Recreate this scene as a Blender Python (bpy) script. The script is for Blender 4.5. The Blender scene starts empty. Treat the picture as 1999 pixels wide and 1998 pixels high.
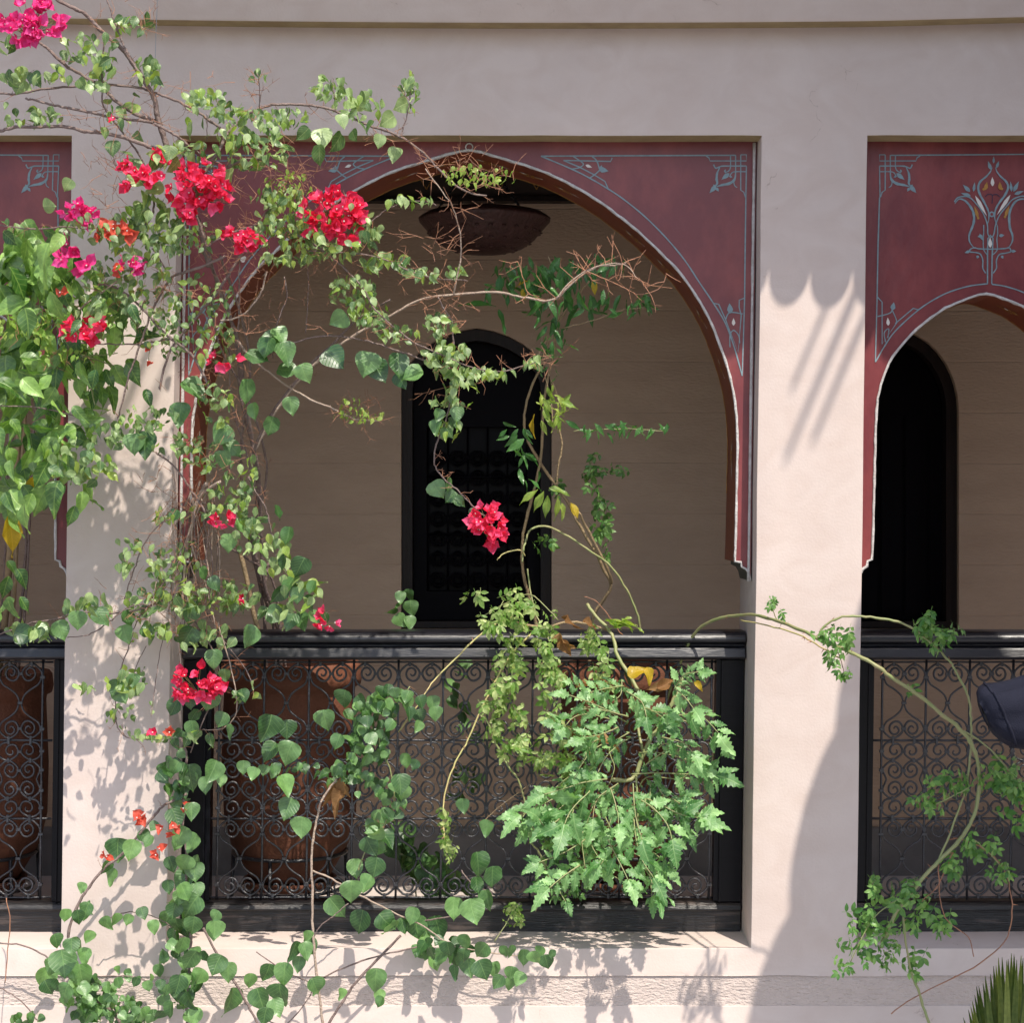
import bpy, bmesh, math, random
import numpy as np
from mathutils import Vector, Matrix
random.seed(7)
S = bpy.context.scene
COL = S.collection
R = math.radians
ZC = 4.2            # eye level (m above the courtyard)
CD = 6.0            # camera to facade
# ------------------------------------------------------------------ camera
cam = bpy.data.cameras.new("camera"); co = bpy.data.objects.new("camera", cam); COL.objects.link(co)
co.location = (0.0, -CD, ZC); co.rotation_euler = (R(90), 0, 0)
cam.sensor_width = 36; cam.lens = 36 * CD / (2 * 1.6658); cam.clip_end = 500
S.camera = co
# ------------------------------------------------------------------ sky and sun
SV = Vector((-0.40, 1.0, -1.60)).normalized()
w = bpy.data.worlds.new("World"); S.world = w; w.use_nodes = True
nt = w.node_tree; sky = nt.nodes.new('ShaderNodeTexSky'); sky.sky_type = 'NISHITA'; sky.sun_disc = False
sky.sun_elevation = math.asin(-SV.z); sky.sun_rotation = math.atan2(-SV.x, -SV.y)
sky.air_density = 1.0; sky.dust_density = 2.0; sky.ozone_density = 1.0
nt.links.new(sky.outputs[0], nt.nodes['Background'].inputs[0])
nt.nodes['Background'].inputs[1].default_value = 0.15
sl = bpy.data.lights.new("sun", 'SUN'); sl.energy = 3.7; sl.angle = R(0.53); sl.color = (1.0, 0.925, 0.81)
so = bpy.data.objects.new("sun", sl); COL.objects.link(so); so.rotation_euler = SV.to_track_quat('-Z', 'Y').to_euler()
so.location = (3, -8, 12)
S.view_settings.view_transform = 'Standard'; S.view_settings.look = 'None'
S.view_settings.exposure = 0.68; S.view_settings.gamma = 1; S.view_settings.use_curve_mapping = False
S.render.engine = 'CYCLES'; S.cycles.max_bounces = 8; S.cycles.transmission_bounces = 4

# ------------------------------------------------------------------ measuring
def P(px, py, d=0.0):
    k = (CD + d) / CD
    return Vector(((px - 999.5) / 600 * k, d, ZC + (999 - py) / 600 * k))
def lean(py): return -(py - 275) * 0.0135
def A(px, py, d=0.0): return P(px + lean(py), py, d)
def WX(nom, z):      # world x on the facade plane of an upright edge that stood at nominal column `nom`, at height z
    py = 999 - (z - ZC) * 600
    return (nom + lean(py) - 999.5) / 600

# ------------------------------------------------------------------ materials
MATS = {}
def mat(name, col, rough=0.6, col2=None, nscale=8, bump=0, bscale=60, spec=0.5, metal=0, coat=0, obj_random=False,
        extra=None, stretch=None, ndetail=6, contrast=(0.3, 0.7)):
    if name in MATS: return MATS[name]
    m = bpy.data.materials.new(name); m.use_nodes = True; MATS[name] = m
    t = m.node_tree; N = t.nodes; L = t.links; b = N['Principled BSDF']
    b.inputs['Roughness'].default_value = rough; b.inputs['Metallic'].default_value = metal
    b.inputs['Specular IOR Level'].default_value = spec; b.inputs['Coat Weight'].default_value = coat
    b.inputs['Base Color'].default_value = (*col, 1)
    geo = N.new('ShaderNodeNewGeometry'); vec = geo.outputs['Position']
    if stretch:
        mp = N.new('ShaderNodeMapping'); mp.inputs['Scale'].default_value = stretch; L.new(vec, mp.inputs[0]); vec = mp.outputs[0]
    cur = None
    if col2:
        n = N.new('ShaderNodeTexNoise'); n.inputs['Scale'].default_value = nscale; n.inputs['Detail'].default_value = ndetail
        n.inputs['Roughness'].default_value = 0.65
        L.new(vec, n.inputs['Vector'])
        r = N.new('ShaderNodeMapRange'); r.inputs[1].default_value = contrast[0]; r.inputs[2].default_value = contrast[1]
        L.new(n.outputs[0], r.inputs[0])
        mx = N.new('ShaderNodeMix'); mx.data_type = 'RGBA'; mx.inputs[6].default_value = (*col, 1); mx.inputs[7].default_value = (*col2, 1)
        L.new(r.outputs[0], mx.inputs[0]); cur = mx.outputs[2]
        L.new(cur, b.inputs['Base Color'])
    if bump:
        n2 = N.new('ShaderNodeTexNoise'); n2.inputs['Scale'].default_value = bscale; n2.inputs['Detail'].default_value = 8
        L.new(vec, n2.inputs['Vector'])
        bp = N.new('ShaderNodeBump'); bp.inputs['Strength'].default_value = bump; bp.inputs['Distance'].default_value = 0.01
        L.new(n2.outputs[0], bp.inputs['Height']); L.new(bp.outputs[0], b.inputs['Normal'])
    if extra: extra(m, N, L, b, geo, cur)
    return m

def plaster_extra(m, N, L, b, geo, cur):
    # trowel clouds, stains, small chips
    mp = N.new('ShaderNodeMapping'); mp.inputs['Scale'].default_value = (1.5, 1.5, 2.0); L.new(geo.outputs['Position'], mp.inputs[0])
    n = N.new('ShaderNodeTexNoise'); n.inputs['Scale'].default_value = 3.4; n.inputs['Detail'].default_value = 9; n.inputs['Distortion'].default_value = 1.6
    L.new(mp.outputs[0], n.inputs['Vector'])
    r = N.new('ShaderNodeMapRange'); r.inputs[1].default_value = .35; r.inputs[2].default_value = .68; L.new(n.outputs[0], r.inputs[0])
    mx = N.new('ShaderNodeMix'); mx.data_type = 'RGBA'; mx.blend_type = 'MULTIPLY'; mx.inputs[7].default_value = (0.94, 0.915, 0.90, 1)
    L.new(r.outputs[0], mx.inputs[0]); L.new(cur, mx.inputs[6])
    n3 = N.new('ShaderNodeTexNoise'); n3.inputs['Scale'].default_value = 24; n3.inputs['Detail'].default_value = 5
    L.new(mp.outputs[0], n3.inputs['Vector'])
    r3 = N.new('ShaderNodeMapRange'); r3.inputs[1].default_value = .70; r3.inputs[2].default_value = .80; r3.inputs[4].default_value = .35; L.new(n3.outputs[0], r3.inputs[0])
    mx3 = N.new('ShaderNodeMix'); mx3.data_type = 'RGBA'; mx3.inputs[7].default_value = (0.36, 0.24, 0.17, 1)
    L.new(r3.outputs[0], mx3.inputs[0]); L.new(mx.outputs[2], mx3.inputs[6]); L.new(mx3.outputs[2], b.inputs['Base Color'])
    vo = N.new('ShaderNodeTexVoronoi'); vo.feature = 'DISTANCE_TO_EDGE'; vo.inputs['Scale'].default_value = 1.1
    nd = N.new('ShaderNodeTexNoise'); nd.inputs['Scale'].default_value = 5; nd.inputs['Detail'].default_value = 8; L.new(geo.outputs['Position'], nd.inputs['Vector'])
    vm = N.new('ShaderNodeVectorMath'); vm.operation = 'MULTIPLY_ADD'; vm.inputs[1].default_value = (.35, .35, .35); L.new(nd.outputs[1], vm.inputs[0]); L.new(geo.outputs['Position'], vm.inputs[2]); L.new(vm.outputs[0], vo.inputs['Vector'])
    cr = N.new('ShaderNodeMapRange'); cr.inputs[1].default_value = 0; cr.inputs[2].default_value = .0022; cr.inputs[3].default_value = 1; cr.inputs[4].default_value = 0; L.new(vo.outputs['Distance'], cr.inputs[0])
    mk = N.new('ShaderNodeMapRange'); mk.inputs[1].default_value = .56; mk.inputs[2].default_value = .62; mk.inputs[4].default_value = .5; L.new(n.outputs[0], mk.inputs[0])
    ml = N.new('ShaderNodeMath'); ml.operation = 'MULTIPLY'; L.new(cr.outputs[0], ml.inputs[0]); L.new(mk.outputs[0], ml.inputs[1])
    m4 = N.new('ShaderNodeMix'); m4.data_type = 'RGBA'; m4.inputs[7].default_value = (0.22, 0.16, 0.13, 1); L.new(ml.outputs[0], m4.inputs[0]); L.new(mx3.outputs[2], m4.inputs[6]); L.new(m4.outputs[2], b.inputs['Base Color'])
    # two-scale relief
    a = N.new('ShaderNodeTexNoise'); a.inputs['Scale'].default_value = 7; a.inputs['Detail'].default_value = 3; L.new(mp.outputs[0], a.inputs['Vector'])
    bp = N.new('ShaderNodeBump'); bp.inputs['Strength'].default_value = .035; bp.inputs['Distance'].default_value = .02
    L.new(a.outputs[0], bp.inputs['Height'])
    old = b.inputs['Normal'].links[0].from_node; L.new(bp.outputs[0], old.inputs['Normal'])
plaster = mat('plaster', (0.60, 0.507, 0.464), .8, (0.55, 0.462, 0.425), 3.0, .10, 120, .3, extra=plaster_extra)

plaster_under = mat('shade_tinted_underside_plaster', (0.40, 0.31, 0.17), .85, (0.27, 0.20, 0.11), 9, .3, 90, .2)  # underside shade and warm bounce painted in as a darker olive tone
def band_extra(m, N, L, b, geo, cur):
    mp = N.new('ShaderNodeMapping'); mp.inputs['Scale'].default_value = (26, 20, 60); L.new(geo.outputs['Position'], mp.inputs[0])
    v = N.new('ShaderNodeTexNoise'); v.inputs['Scale'].default_value = 2.2; v.inputs['Detail'].default_value = 4; L.new(mp.outputs[0], v.inputs['Vector'])
    bp = N.new('ShaderNodeBump'); bp.inputs['Strength'].default_value = 1; bp.inputs['Distance'].default_value = .009
    L.new(v.outputs[0], bp.inputs['Height'])
    old = b.inputs['Normal'].links[0].from_node; L.new(bp.outputs[0], old.inputs['Normal'])
plaster_rough = mat('rough_plaster', (0.57, 0.475, 0.43), .95, (0.50, 0.415, 0.375), 14, .4, 200, .2, extra=band_extra)

def course_extra(m, N, L, b, geo, cur):
    s = N.new('ShaderNodeSeparateXYZ'); L.new(geo.outputs['Position'], s.inputs[0])
    nz = N.new('ShaderNodeTexNoise'); nz.inputs['Scale'].default_value = 1.3; L.new(geo.outputs['Position'], nz.inputs['Vector'])
    ad = N.new('ShaderNodeMath'); ad.operation = 'MULTIPLY_ADD'; ad.inputs[1].default_value = .02; L.new(nz.outputs[0], ad.inputs[0]); L.new(s.outputs[2], ad.inputs[2])
    md = N.new('ShaderNodeMath'); md.operation = 'PINGPONG'; md.inputs[1].default_value = .105; L.new(ad.outputs[0], md.inputs[0])
    r = N.new('ShaderNodeMapRange'); r.inputs[1].default_value = 0; r.inputs[2].default_value = .005; L.new(md.outputs[0], r.inputs[0])
    bp = N.new('ShaderNodeBump'); bp.inputs['Strength'].default_value = .5; bp.inputs['Distance'].default_value = .004
    L.new(r.outputs[0], bp.inputs['Height'])
    old = b.inputs['Normal'].links[0].from_node; L.new(bp.outputs[0], old.inputs['Normal'])
    mx = N.new('ShaderNodeMix'); mx.data_type = 'RGBA'; mx.blend_type = 'MULTIPLY'; mx.inputs[6].default_value = (.90, .88, .86, 1); mx.inputs[7].default_value = (1, 1, 1, 1)
    L.new(r.outputs[0], mx.inputs[0])
    m2 = N.new('ShaderNodeMix'); m2.data_type = 'RGBA'; m2.blend_type = 'MULTIPLY'; m2.inputs[0].default_value = 1; L.new(cur, m2.inputs[6]); L.new(mx.outputs[2], m2.inputs[7])
    L.new(m2.outputs[2], b.inputs['Base Color'])
plaster_in = mat('gallery_plaster', (0.54, 0.405, 0.30), .8, (0.46, 0.34, 0.25), 2.5, .4, 40, .3, extra=course_extra, stretch=(1, 1, 3))
red_paint = mat('oxblood_paint', (0.145, 0.025, 0.030), .42, (0.215, 0.043, 0.043), 4.5, .2, 30, .5, stretch=(1, 1, .6), contrast=(.42, .62))
def chips(m, N, L, b, geo, cur):
    n = N.new('ShaderNodeTexNoise'); n.inputs['Scale'].default_value = 17; n.inputs['Detail'].default_value = 2; L.new(geo.outputs['Position'], n.inputs['Vector'])
    r = N.new('ShaderNodeMapRange'); r.inputs[1].default_value = .775; r.inputs[2].default_value = .79; L.new(n.outputs[0], r.inputs[0])
    mx = N.new('ShaderNodeMix'); mx.data_type = 'RGBA'; mx.inputs[7].default_value = (.6, .55, .5, 1); L.new(r.outputs[0], mx.inputs[0]); L.new(cur, mx.inputs[6])
    L.new(mx.outputs[2], b.inputs['Base Color'])
chips(red_paint, red_paint.node_tree.nodes, red_paint.node_tree.links, red_paint.node_tree.nodes['Principled BSDF'],
      [n for n in red_paint.node_tree.nodes if n.type == 'NEW_GEOMETRY'][0], [n for n in red_paint.node_tree.nodes if n.type == 'MIX'][0].outputs[2])
soffit_paint = mat('soffit_brown_paint', (0.15, 0.032, 0.016), .45, (0.21, 0.05, 0.02), 6, .1, 30)
green_paint = mat('dark_green_paint', (0.02, 0.035, 0.03), .5, (0.03, 0.05, 0.04), 12)
white_bead = mat('worn_white_paint', (0.55, 0.53, 0.52), .7, (0.34, 0.31, 0.29), 45, .5, 120, contrast=(.4, .75))
blue_line = mat('pale_blue_line_paint', (0.21, 0.30, 0.33), .6, (0.14, 0.20, 0.23), 60)
white_line = mat('cream_line_paint', (0.62, 0.58, 0.54), .6)
gold_line = mat('ochre_line_paint', (0.42, 0.21, 0.04), .5, (0.28, 0.12, 0.02), 40)
navy_line = mat('navy_line_paint', (0.03, 0.02, 0.05), .6)
black_wood = mat('black_painted_wood', (0.002, 0.002, 0.004), .33, (0.004, 0.004, 0.007), 9, .06, 60, .20, stretch=(.35, 1, 6))
rail_paint = mat('glossy_black_rail_paint', (0.004, 0.004, 0.007), .38, (0.010, 0.010, 0.015), 9, .14, 60, .6, stretch=(.35, 1, 6))
def wearx(m, N, L, b, geo, cur):
    n = N.new('ShaderNodeTexNoise'); n.inputs['Scale'].default_value = 13; n.inputs['Detail'].default_value = 7
    mp = N.new('ShaderNodeMapping'); mp.inputs['Scale'].default_value = (.6, 1, 5); L.new(geo.outputs['Position'], mp.inputs[0]); L.new(mp.outputs[0], n.inputs['Vector'])
    r = N.new('ShaderNodeMapRange'); r.inputs[1].default_value = .54; r.inputs[2].default_value = .72; L.new(n.outputs[0], r.inputs[0])
    mx = N.new('ShaderNodeMix'); mx.data_type = 'RGBA'; mx.inputs[7].default_value = (.06, .045, .04, 1); L.new(r.outputs[0], mx.inputs[0]); L.new(cur, mx.inputs[6])
    L.new(mx.outputs[2], b.inputs['Base Color'])
worn_wood = mat('worn_black_wood', (0.003, 0.003, 0.005), .38, (0.012, 0.010, 0.010), 20, .3, 60, .5, stretch=(.35, 1, 6), extra=wearx)
iron = mat('black_wrought_iron', (0.008, 0.008, 0.012), .38, (0.022, 0.022, 0.028), 50, .4, 140, .75)
door_paint = mat('very_dark_door_paint', (0.0022, 0.0016, 0.004), .5, (0.003, 0.002, 0.003), 10, .1, 30, .07)
door_frame_m = mat('dark_brown_door_frame', (0.020, 0.012, 0.009), .5, (0.008, 0.005, 0.006), 6, .2, 30, .25, stretch=(3, 3, .4))
terracotta = mat('terracotta', (0.20, 0.075, 0.042), .8, (0.11, 0.045, 0.028), 5, .5, 60, .3)
floor_m = mat('gallery_floor_tile', (0.66, 0.58, 0.54), .5, (0.58, 0.51, 0.47), 6)
skirt_m = mat('grey_skirting', (0.17, 0.165, 0.165), .5, (0.12, 0.115, 0.115), 10)
ceil_m = mat('dark_ceiling_wood', (0.03, 0.018, 0.014), .6, (0.05, 0.03, 0.02), 10, stretch=(.5, 4, 4))
ground_m = mat('courtyard_paving', (0.25, 0.235, 0.235), .7, (0.20, 0.19, 0.19), 3)
rust_m = mat('brown_pierced_metal', (0.07, 0.028, 0.026), .45, (0.04, 0.016, 0.014), 30, .6, 60, .5, metal=.3)
cloth_m = mat('navy_parasol_cloth', (0.009, 0.010, 0.020), .85, (0.013, 0.014, 0.026), 30, .3, 400, .2)
tile_m = mat('green_glazed_tile', (0.03, 0.12, 0.07), .3, (0.05, 0.16, 0.09), 10)
M_caster = mat('caster_pole_tan', (0.30, 0.22, 0.13), .8)
wire_m = mat('grey_wire', (0.35, 0.35, 0.36), .4, metal=.6)

def leafmat(name, c1, c2, trans=.45, rough=.38, spec=.5, tcol=None, veins=True):
    m = bpy.data.materials.new(name); m.use_nodes = True; MATS[name] = m
    t = m.node_tree; N = t.nodes; L = t.links; b = N['Principled BSDF']
    g = N.new('ShaderNodeNewGeometry'); oi = N.new('ShaderNodeObjectInfo')
    ad = N.new('ShaderNodeMath'); ad.operation = 'ADD'; L.new(g.outputs['Random Per Island'], ad.inputs[0]); L.new(oi.outputs['Random'], ad.inputs[1])
    fr = N.new('ShaderNodeMath'); fr.operation = 'FRACT'; L.new(ad.outputs[0], fr.inputs[0])
    n = N.new('ShaderNodeTexNoise'); n.inputs['Scale'].default_value = 60; n.inputs['Detail'].default_value = 4; L.new(g.outputs['Position'], n.inputs['Vector'])
    s = N.new('ShaderNodeMath'); s.operation = 'MULTIPLY_ADD'; s.inputs[1].default_value = .7; s.inputs[2].default_value = -.22; L.new(n.outputs[0], s.inputs[0])
    s2 = N.new('ShaderNodeMath'); s2.operation = 'MULTIPLY_ADD'; s2.inputs[1].default_value = .75; L.new(fr.outputs[0], s2.inputs[0]); L.new(s.outputs[0], s2.inputs[2]); s2.use_clamp = True
    s3 = N.new('ShaderNodeMath'); s3.operation = 'POWER'; s3.inputs[1].default_value = 1.7; L.new(s2.outputs[0], s3.inputs[0]); s2 = s3
    mx = N.new('ShaderNodeMix'); mx.data_type = 'RGBA'; mx.inputs[6].default_value = (*c1, 1); mx.inputs[7].default_value = (*c2, 1)
    L.new(s2.outputs[0], mx.inputs[0]); base = mx.outputs[2]
    if veins:
        tc = N.new('ShaderNodeUVMap'); sp = N.new('ShaderNodeSeparateXYZ'); L.new(tc.outputs[0], sp.inputs[0])
        ab = N.new('ShaderNodeMath'); ab.operation = 'ABSOLUTE'; L.new(sp.outputs[0], ab.inputs[0])
        # side veins: ridges of (v - 0.75|u|)
        q = N.new('ShaderNodeMath'); q.operation = 'MULTIPLY_ADD'; q.inputs[1].default_value = -.75; L.new(ab.outputs[0], q.inputs[0]); L.new(sp.outputs[1], q.inputs[2])
        pp = N.new('ShaderNodeMath'); pp.operation = 'PINGPONG'; pp.inputs[1].default_value = .075; L.new(q.outputs[0], pp.inputs[0])
        rr = N.new('ShaderNodeMapRange'); rr.inputs[1].default_value = 0; rr.inputs[2].default_value = .016; rr.inputs[3].default_value = 1; rr.inputs[4].default_value = 0; L.new(pp.outputs[0], rr.inputs[0])
        r2 = N.new('ShaderNodeMapRange'); r2.inputs[1].default_value = .010; r2.inputs[2].default_value = .024; r2.inputs[3].default_value = 1.4; r2.inputs[4].default_value = 0; L.new(ab.outputs[0], r2.inputs[0])
        mxx = N.new('ShaderNodeMath'); mxx.operation = 'MAXIMUM'; L.new(rr.outputs[0], mxx.inputs[0]); L.new(r2.outputs[0], mxx.inputs[1])
        sc = N.new('ShaderNodeMath'); sc.operation = 'MULTIPLY'; sc.inputs[1].default_value = .15; L.new(mxx.outputs[0], sc.inputs[0])
        m2 = N.new('ShaderNodeMix'); m2.data_type = 'RGBA'; m2.inputs[7].default_value = (min(1, c2[0] * 1.8), min(1, c2[1] * 1.5), min(1, c2[2] * 1.7), 1)
        L.new(sc.outputs[0], m2.inputs[0]); L.new(base, m2.inputs[6]); base = m2.outputs[2]
        bp = N.new('ShaderNodeBump'); bp.inputs['Strength'].default_value = .35; bp.inputs['Distance'].default_value = .002; bp.invert = True
        L.new(mxx.outputs[0], bp.inputs['Height']); L.new(bp.outputs[0], b.inputs['Normal'])
    L.new(base, b.inputs['Base Color'])
    b.inputs['Roughness'].default_value = rough; b.inputs['Specular IOR Level'].default_value = spec
    tr = N.new('ShaderNodeBsdfTranslucent'); tm = N.new('ShaderNodeMix'); tm.data_type = 'RGBA'; tm.blend_type = 'MULTIPLY'; tm.inputs[0].default_value = 1
    tm.inputs[7].default_value = (*(tcol or (1.5, 1.65, .55)), 1); L.new(base, tm.inputs[6]); L.new(tm.outputs[2], tr.inputs[0])
    ms = N.new('ShaderNodeMixShader'); ms.inputs[0].default_value = trans
    L.new(b.outputs[0], ms.inputs[1]); L.new(tr.outputs[0], ms.inputs[2]); L.new(ms.outputs[0], N['Material Output'].inputs[0])
    return m
M_boug = leafmat('bougainvillea_leaf', (0.032, 0.105, 0.012), (0.44, 0.58, 0.24), .32, .44, 1.0)
M_young = leafmat('young_yellow_green_leaf', (0.17, 0.30, 0.04), (0.38, 0.46, 0.12), .42, .38, .6)
M_bdark = leafmat('dark_round_leaf', (0.018, 0.075, 0.014), (0.20, 0.38, 0.12), .30, .42, 1.0)
M_broad = leafmat('broad_climber_leaf', (0.018, 0.085, 0.008), (0.34, 0.56, 0.13), .36, .42, 1.0)
M_jas = leafmat('slender_climber_leaf', (0.04, 0.13, 0.03), (0.08, 0.22, 0.05), .38, .32, .55)
M_jasy = leafmat('pale_climber_leaf', (0.20, 0.33, 0.06), (0.36, 0.44, 0.10), .45, .36, .5)
M_rosec = leafmat('yellow_green_rose_leaf', (0.11, 0.24, 0.035), (0.56, 0.62, 0.28), .38, .42, .4, veins=False)
M_rose = leafmat('green_rose_leaf', (0.045, 0.14, 0.028), (0.26, 0.44, 0.14), .36, .40, .5, veins=False)
M_tom = leafmat('tomato_leaf', (0.045, 0.16, 0.030), (0.33, 0.56, 0.22), .32, .48, .8, tcol=(1.3, 1.6, .5))
M_dry = leafmat('dry_brown_leaf', (0.22, 0.11, 0.04), (0.40, 0.25, 0.12), .4, .7, .2, tcol=(1.3, 1.1, .6))
M_yel = leafmat('yellow_leaf', (0.48, 0.33, 0.02), (0.60, 0.46, 0.05), .45, .4, .4, tcol=(1.3, 1.1, .4))
M_mag = leafmat('magenta_bract', (0.72, 0.03, 0.22), (0.90, 0.16, 0.50), .45, .5, .3, tcol=(1.2, .7, .9), veins=False)
M_red = leafmat('pink_red_bract', (0.72, 0.015, 0.06), (0.92, 0.16, 0.36), .42, .5, .3, tcol=(1.25, .7, .8), veins=False)
M_cor = leafmat('coral_bract', (0.62, 0.09, 0.05), (0.66, 0.16, 0.12), .42, .5, .3, tcol=(1.2, .8, .6), veins=False)
M_palm = leafmat('fan_palm_leaf', (0.05, 0.09, 0.015), (0.30, 0.34, 0.09), .25, .45, .4, veins=False)
M_bark = mat('purple_brown_bark', (0.13, 0.085, 0.075), .8, (0.24, 0.18, 0.16), 40, .8, 120)
M_pale = mat('pale_dry_stem', (0.42, 0.33, 0.26), .8, (0.28, 0.20, 0.16), 40, .6, 120)
M_twig = mat('orange_brown_twig', (0.40, 0.18, 0.09), .7, (0.20, 0.10, 0.07), 40)
M_tan = mat('tan_stem', (0.34, 0.24, 0.13), .7, (0.22, 0.16, 0.09), 30, .5, 120)
M_green = mat('green_stem', (0.20, 0.26, 0.09), .5, (0.30, 0.27, 0.13), 20)
M_ygreen = mat('yellow_green_stem', (0.42, 0.42, 0.15), .5, (0.50, 0.38, 0.18), 20)

# ------------------------------------------------------------------ mesh helpers
class MB:
    def __init__(s): s.v = []; s.f = []; s.m = []; s.mats = []; s.sm = []; s.uv = None
    def mi(s, m):
        if m not in s.mats: s.mats.append(m)
        return s.mats.index(m)
    def add(s, vs, fs, m, smooth=False):
        o = len(s.v); s.v += [tuple(v) for v in vs]; i = s.mi(m)
        for f in fs: s.f.append(tuple(o + q for q in f)); s.m.append(i); s.sm.append(smooth)
    def box(s, a, b, m):
        x0, y0, z0 = a; x1, y1, z1 = b
        vs = [(x0, y0, z0), (x1, y0, z0), (x1, y1, z0), (x0, y1, z0), (x0, y0, z1), (x1, y0, z1), (x1, y1, z1), (x0, y1, z1)]
        s.add(vs, [(0, 3, 2, 1), (4, 5, 6, 7), (0, 1, 5, 4), (1, 2, 6, 5), (2, 3, 7, 6), (3, 0, 4, 7)], m)
    def tube(s, pts, rad, m, n=6, cap=True, smooth=True):
        pts = [Vector(p) for p in pts]
        if not hasattr(rad, '__len__'): rad = [rad] * len(pts)
        o = []; up = None
        for i, p in enumerate(pts):
            t = (pts[min(i + 1, len(pts) - 1)] - pts[max(i - 1, 0)])
            if t.length < 1e-9: t = Vector((0, 0, 1))
            t.normalize()
            if up is None: up = Vector((0, 1, 0)) if abs(t.y) < .9 else Vector((1, 0, 0))
            up = (up - t * up.dot(t));
            if up.length < 1e-6: up = t.orthogonal()
            up.normalize(); bt = t.cross(up)
            for k in range(n):
                a = 2 * math.pi * k / n; o.append(p + (up * math.cos(a) + bt * math.sin(a)) * rad[i])
        fs = []
        for i in range(len(pts) - 1):
            for k in range(n):
                fs.append((i * n + k, i * n + (k + 1) % n, (i + 1) * n + (k + 1) % n, (i + 1) * n + k))
        if cap: fs.append(tuple(range(n - 1, -1, -1))); fs.append(tuple((len(pts) - 1) * n + k for k in range(n)))
        s.add(o, fs, m, smooth)
    def lathe(s, prof, c, m, n=40, smooth=True, fn=None):
        vs = []
        for r, z in prof:
            for k in range(n):
                a = 2 * math.pi * k / n; rr = r * (fn(a, z) if fn else 1)
                vs.append((c[0] + rr * math.cos(a), c[1] + rr * math.sin(a), c[2] + z))
        fs = [(i * n + k, i * n + (k + 1) % n, (i + 1) * n + (k + 1) % n, (i + 1) * n + k) for i in range(len(prof) - 1) for k in range(n)]
        s.add(vs, fs, m, smooth)
    def mesh(s, name):
        me = bpy.data.meshes.new(name); me.from_pydata(s.v, [], s.f)
        for m in s.mats: me.materials.append(m)
        me.polygons.foreach_set('material_index', s.m); me.polygons.foreach_set('use_smooth', s.sm); me.update()
        return me
    def build(s, name, parent=None, kind=None):
        return link(name, s.mesh(name), parent, kind)
def link(name, me, parent=None, kind=None, label=None):
    o = bpy.data.objects.new(name, me); COL.objects.link(o)
    if parent: o.parent = parent
    if kind: o['kind'] = kind
    if label: o['label'] = label
    return o
def tag(o, label, cat, group=None):
    o['label'] = label; o['category'] = cat
    if group: o['group'] = group
    return o
def empty(name, label, cat, group=None):
    o = bpy.data.objects.new(name, None); COL.objects.link(o); o.empty_display_size = .1
    return tag(o, label, cat, group)
def catmull(pts, sub=6):
    pts = [Vector(p) for p in pts]
    if len(pts) < 3: return [pts[0].lerp(pts[-1], i / sub) for i in range(sub + 1)]
    out = []
    for i in range(len(pts) - 1):
        p0 = pts[max(i - 1, 0)]; p1 = pts[i]; p2 = pts[i + 1]; p3 = pts[min(i + 2, len(pts) - 1)]
        for j in range(sub):
            t = j / sub
            out.append(.5 * ((2 * p1) + (p2 - p0) * t + (2 * p0 - 5 * p1 + 4 * p2 - p3) * t * t + (3 * p1 - p0 - 3 * p2 + p3) * t ** 3))
    out.append(pts[-1]); return out
def bevel(o, w, seg=2, ang=40):
    md = o.modifiers.new('bevel', 'BEVEL'); md.width = w; md.segments = seg; md.limit_method = 'ANGLE'; md.angle_limit = R(ang); return o
def plate(mb, outer, holes, y0, y1, mf, ms=None, side_mats=None):
    """vertical plate: outline (x,z) loops extruded from y0 (front) to y1."""
    bm = bmesh.new(); loops = []
    for lp in [outer] + holes:
        vs = [bm.verts.new((x, y0, z)) for x, z in lp]; loops.append(vs)
        for i in range(len(vs)): bm.edges.new((vs[i], vs[(i + 1) % len(vs)]))
    bmesh.ops.triangle_fill(bm, use_beauty=True, use_dissolve=False, edges=bm.edges[:], normal=(0, -1, 0))
    bm.verts.index_update(); bm.faces.index_update()
    vs = [v.co.copy() for v in bm.verts]; n = len(vs)
    fs = [tuple(v.index for v in f.verts) for f in bm.faces]
    fs = [f if (vs[f[1]] - vs[f[0]]).cross(vs[f[2]] - vs[f[0]]).y < 0 else f[::-1] for f in fs]
    lidx = [[v.index for v in l] for l in loops]; bm.free()
    back = [Vector((v.x, y1, v.z)) for v in vs]
    mb.add(vs, fs, mf); mb.add(back, [f[::-1] for f in fs], mf)
    for li, l in enumerate(lidx):
        for i in range(len(l)):
            a, b = l[i], l[(i + 1) % len(l)]
            mm = (side_mats(li, i) if side_mats else None) or ms or mf
            mb.add([vs[a], vs[b], back[b], back[a]], [(0, 1, 2, 3)], mm)

# ------------------------------------------------------------------ ground
g = MB(); g.add([(-150, -150, 0), (150, -150, 0), (150, 150, 0), (-150, 150, 0)], [(0, 1, 2, 3)], ground_m)
g.build('ground', kind='structure')

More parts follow.
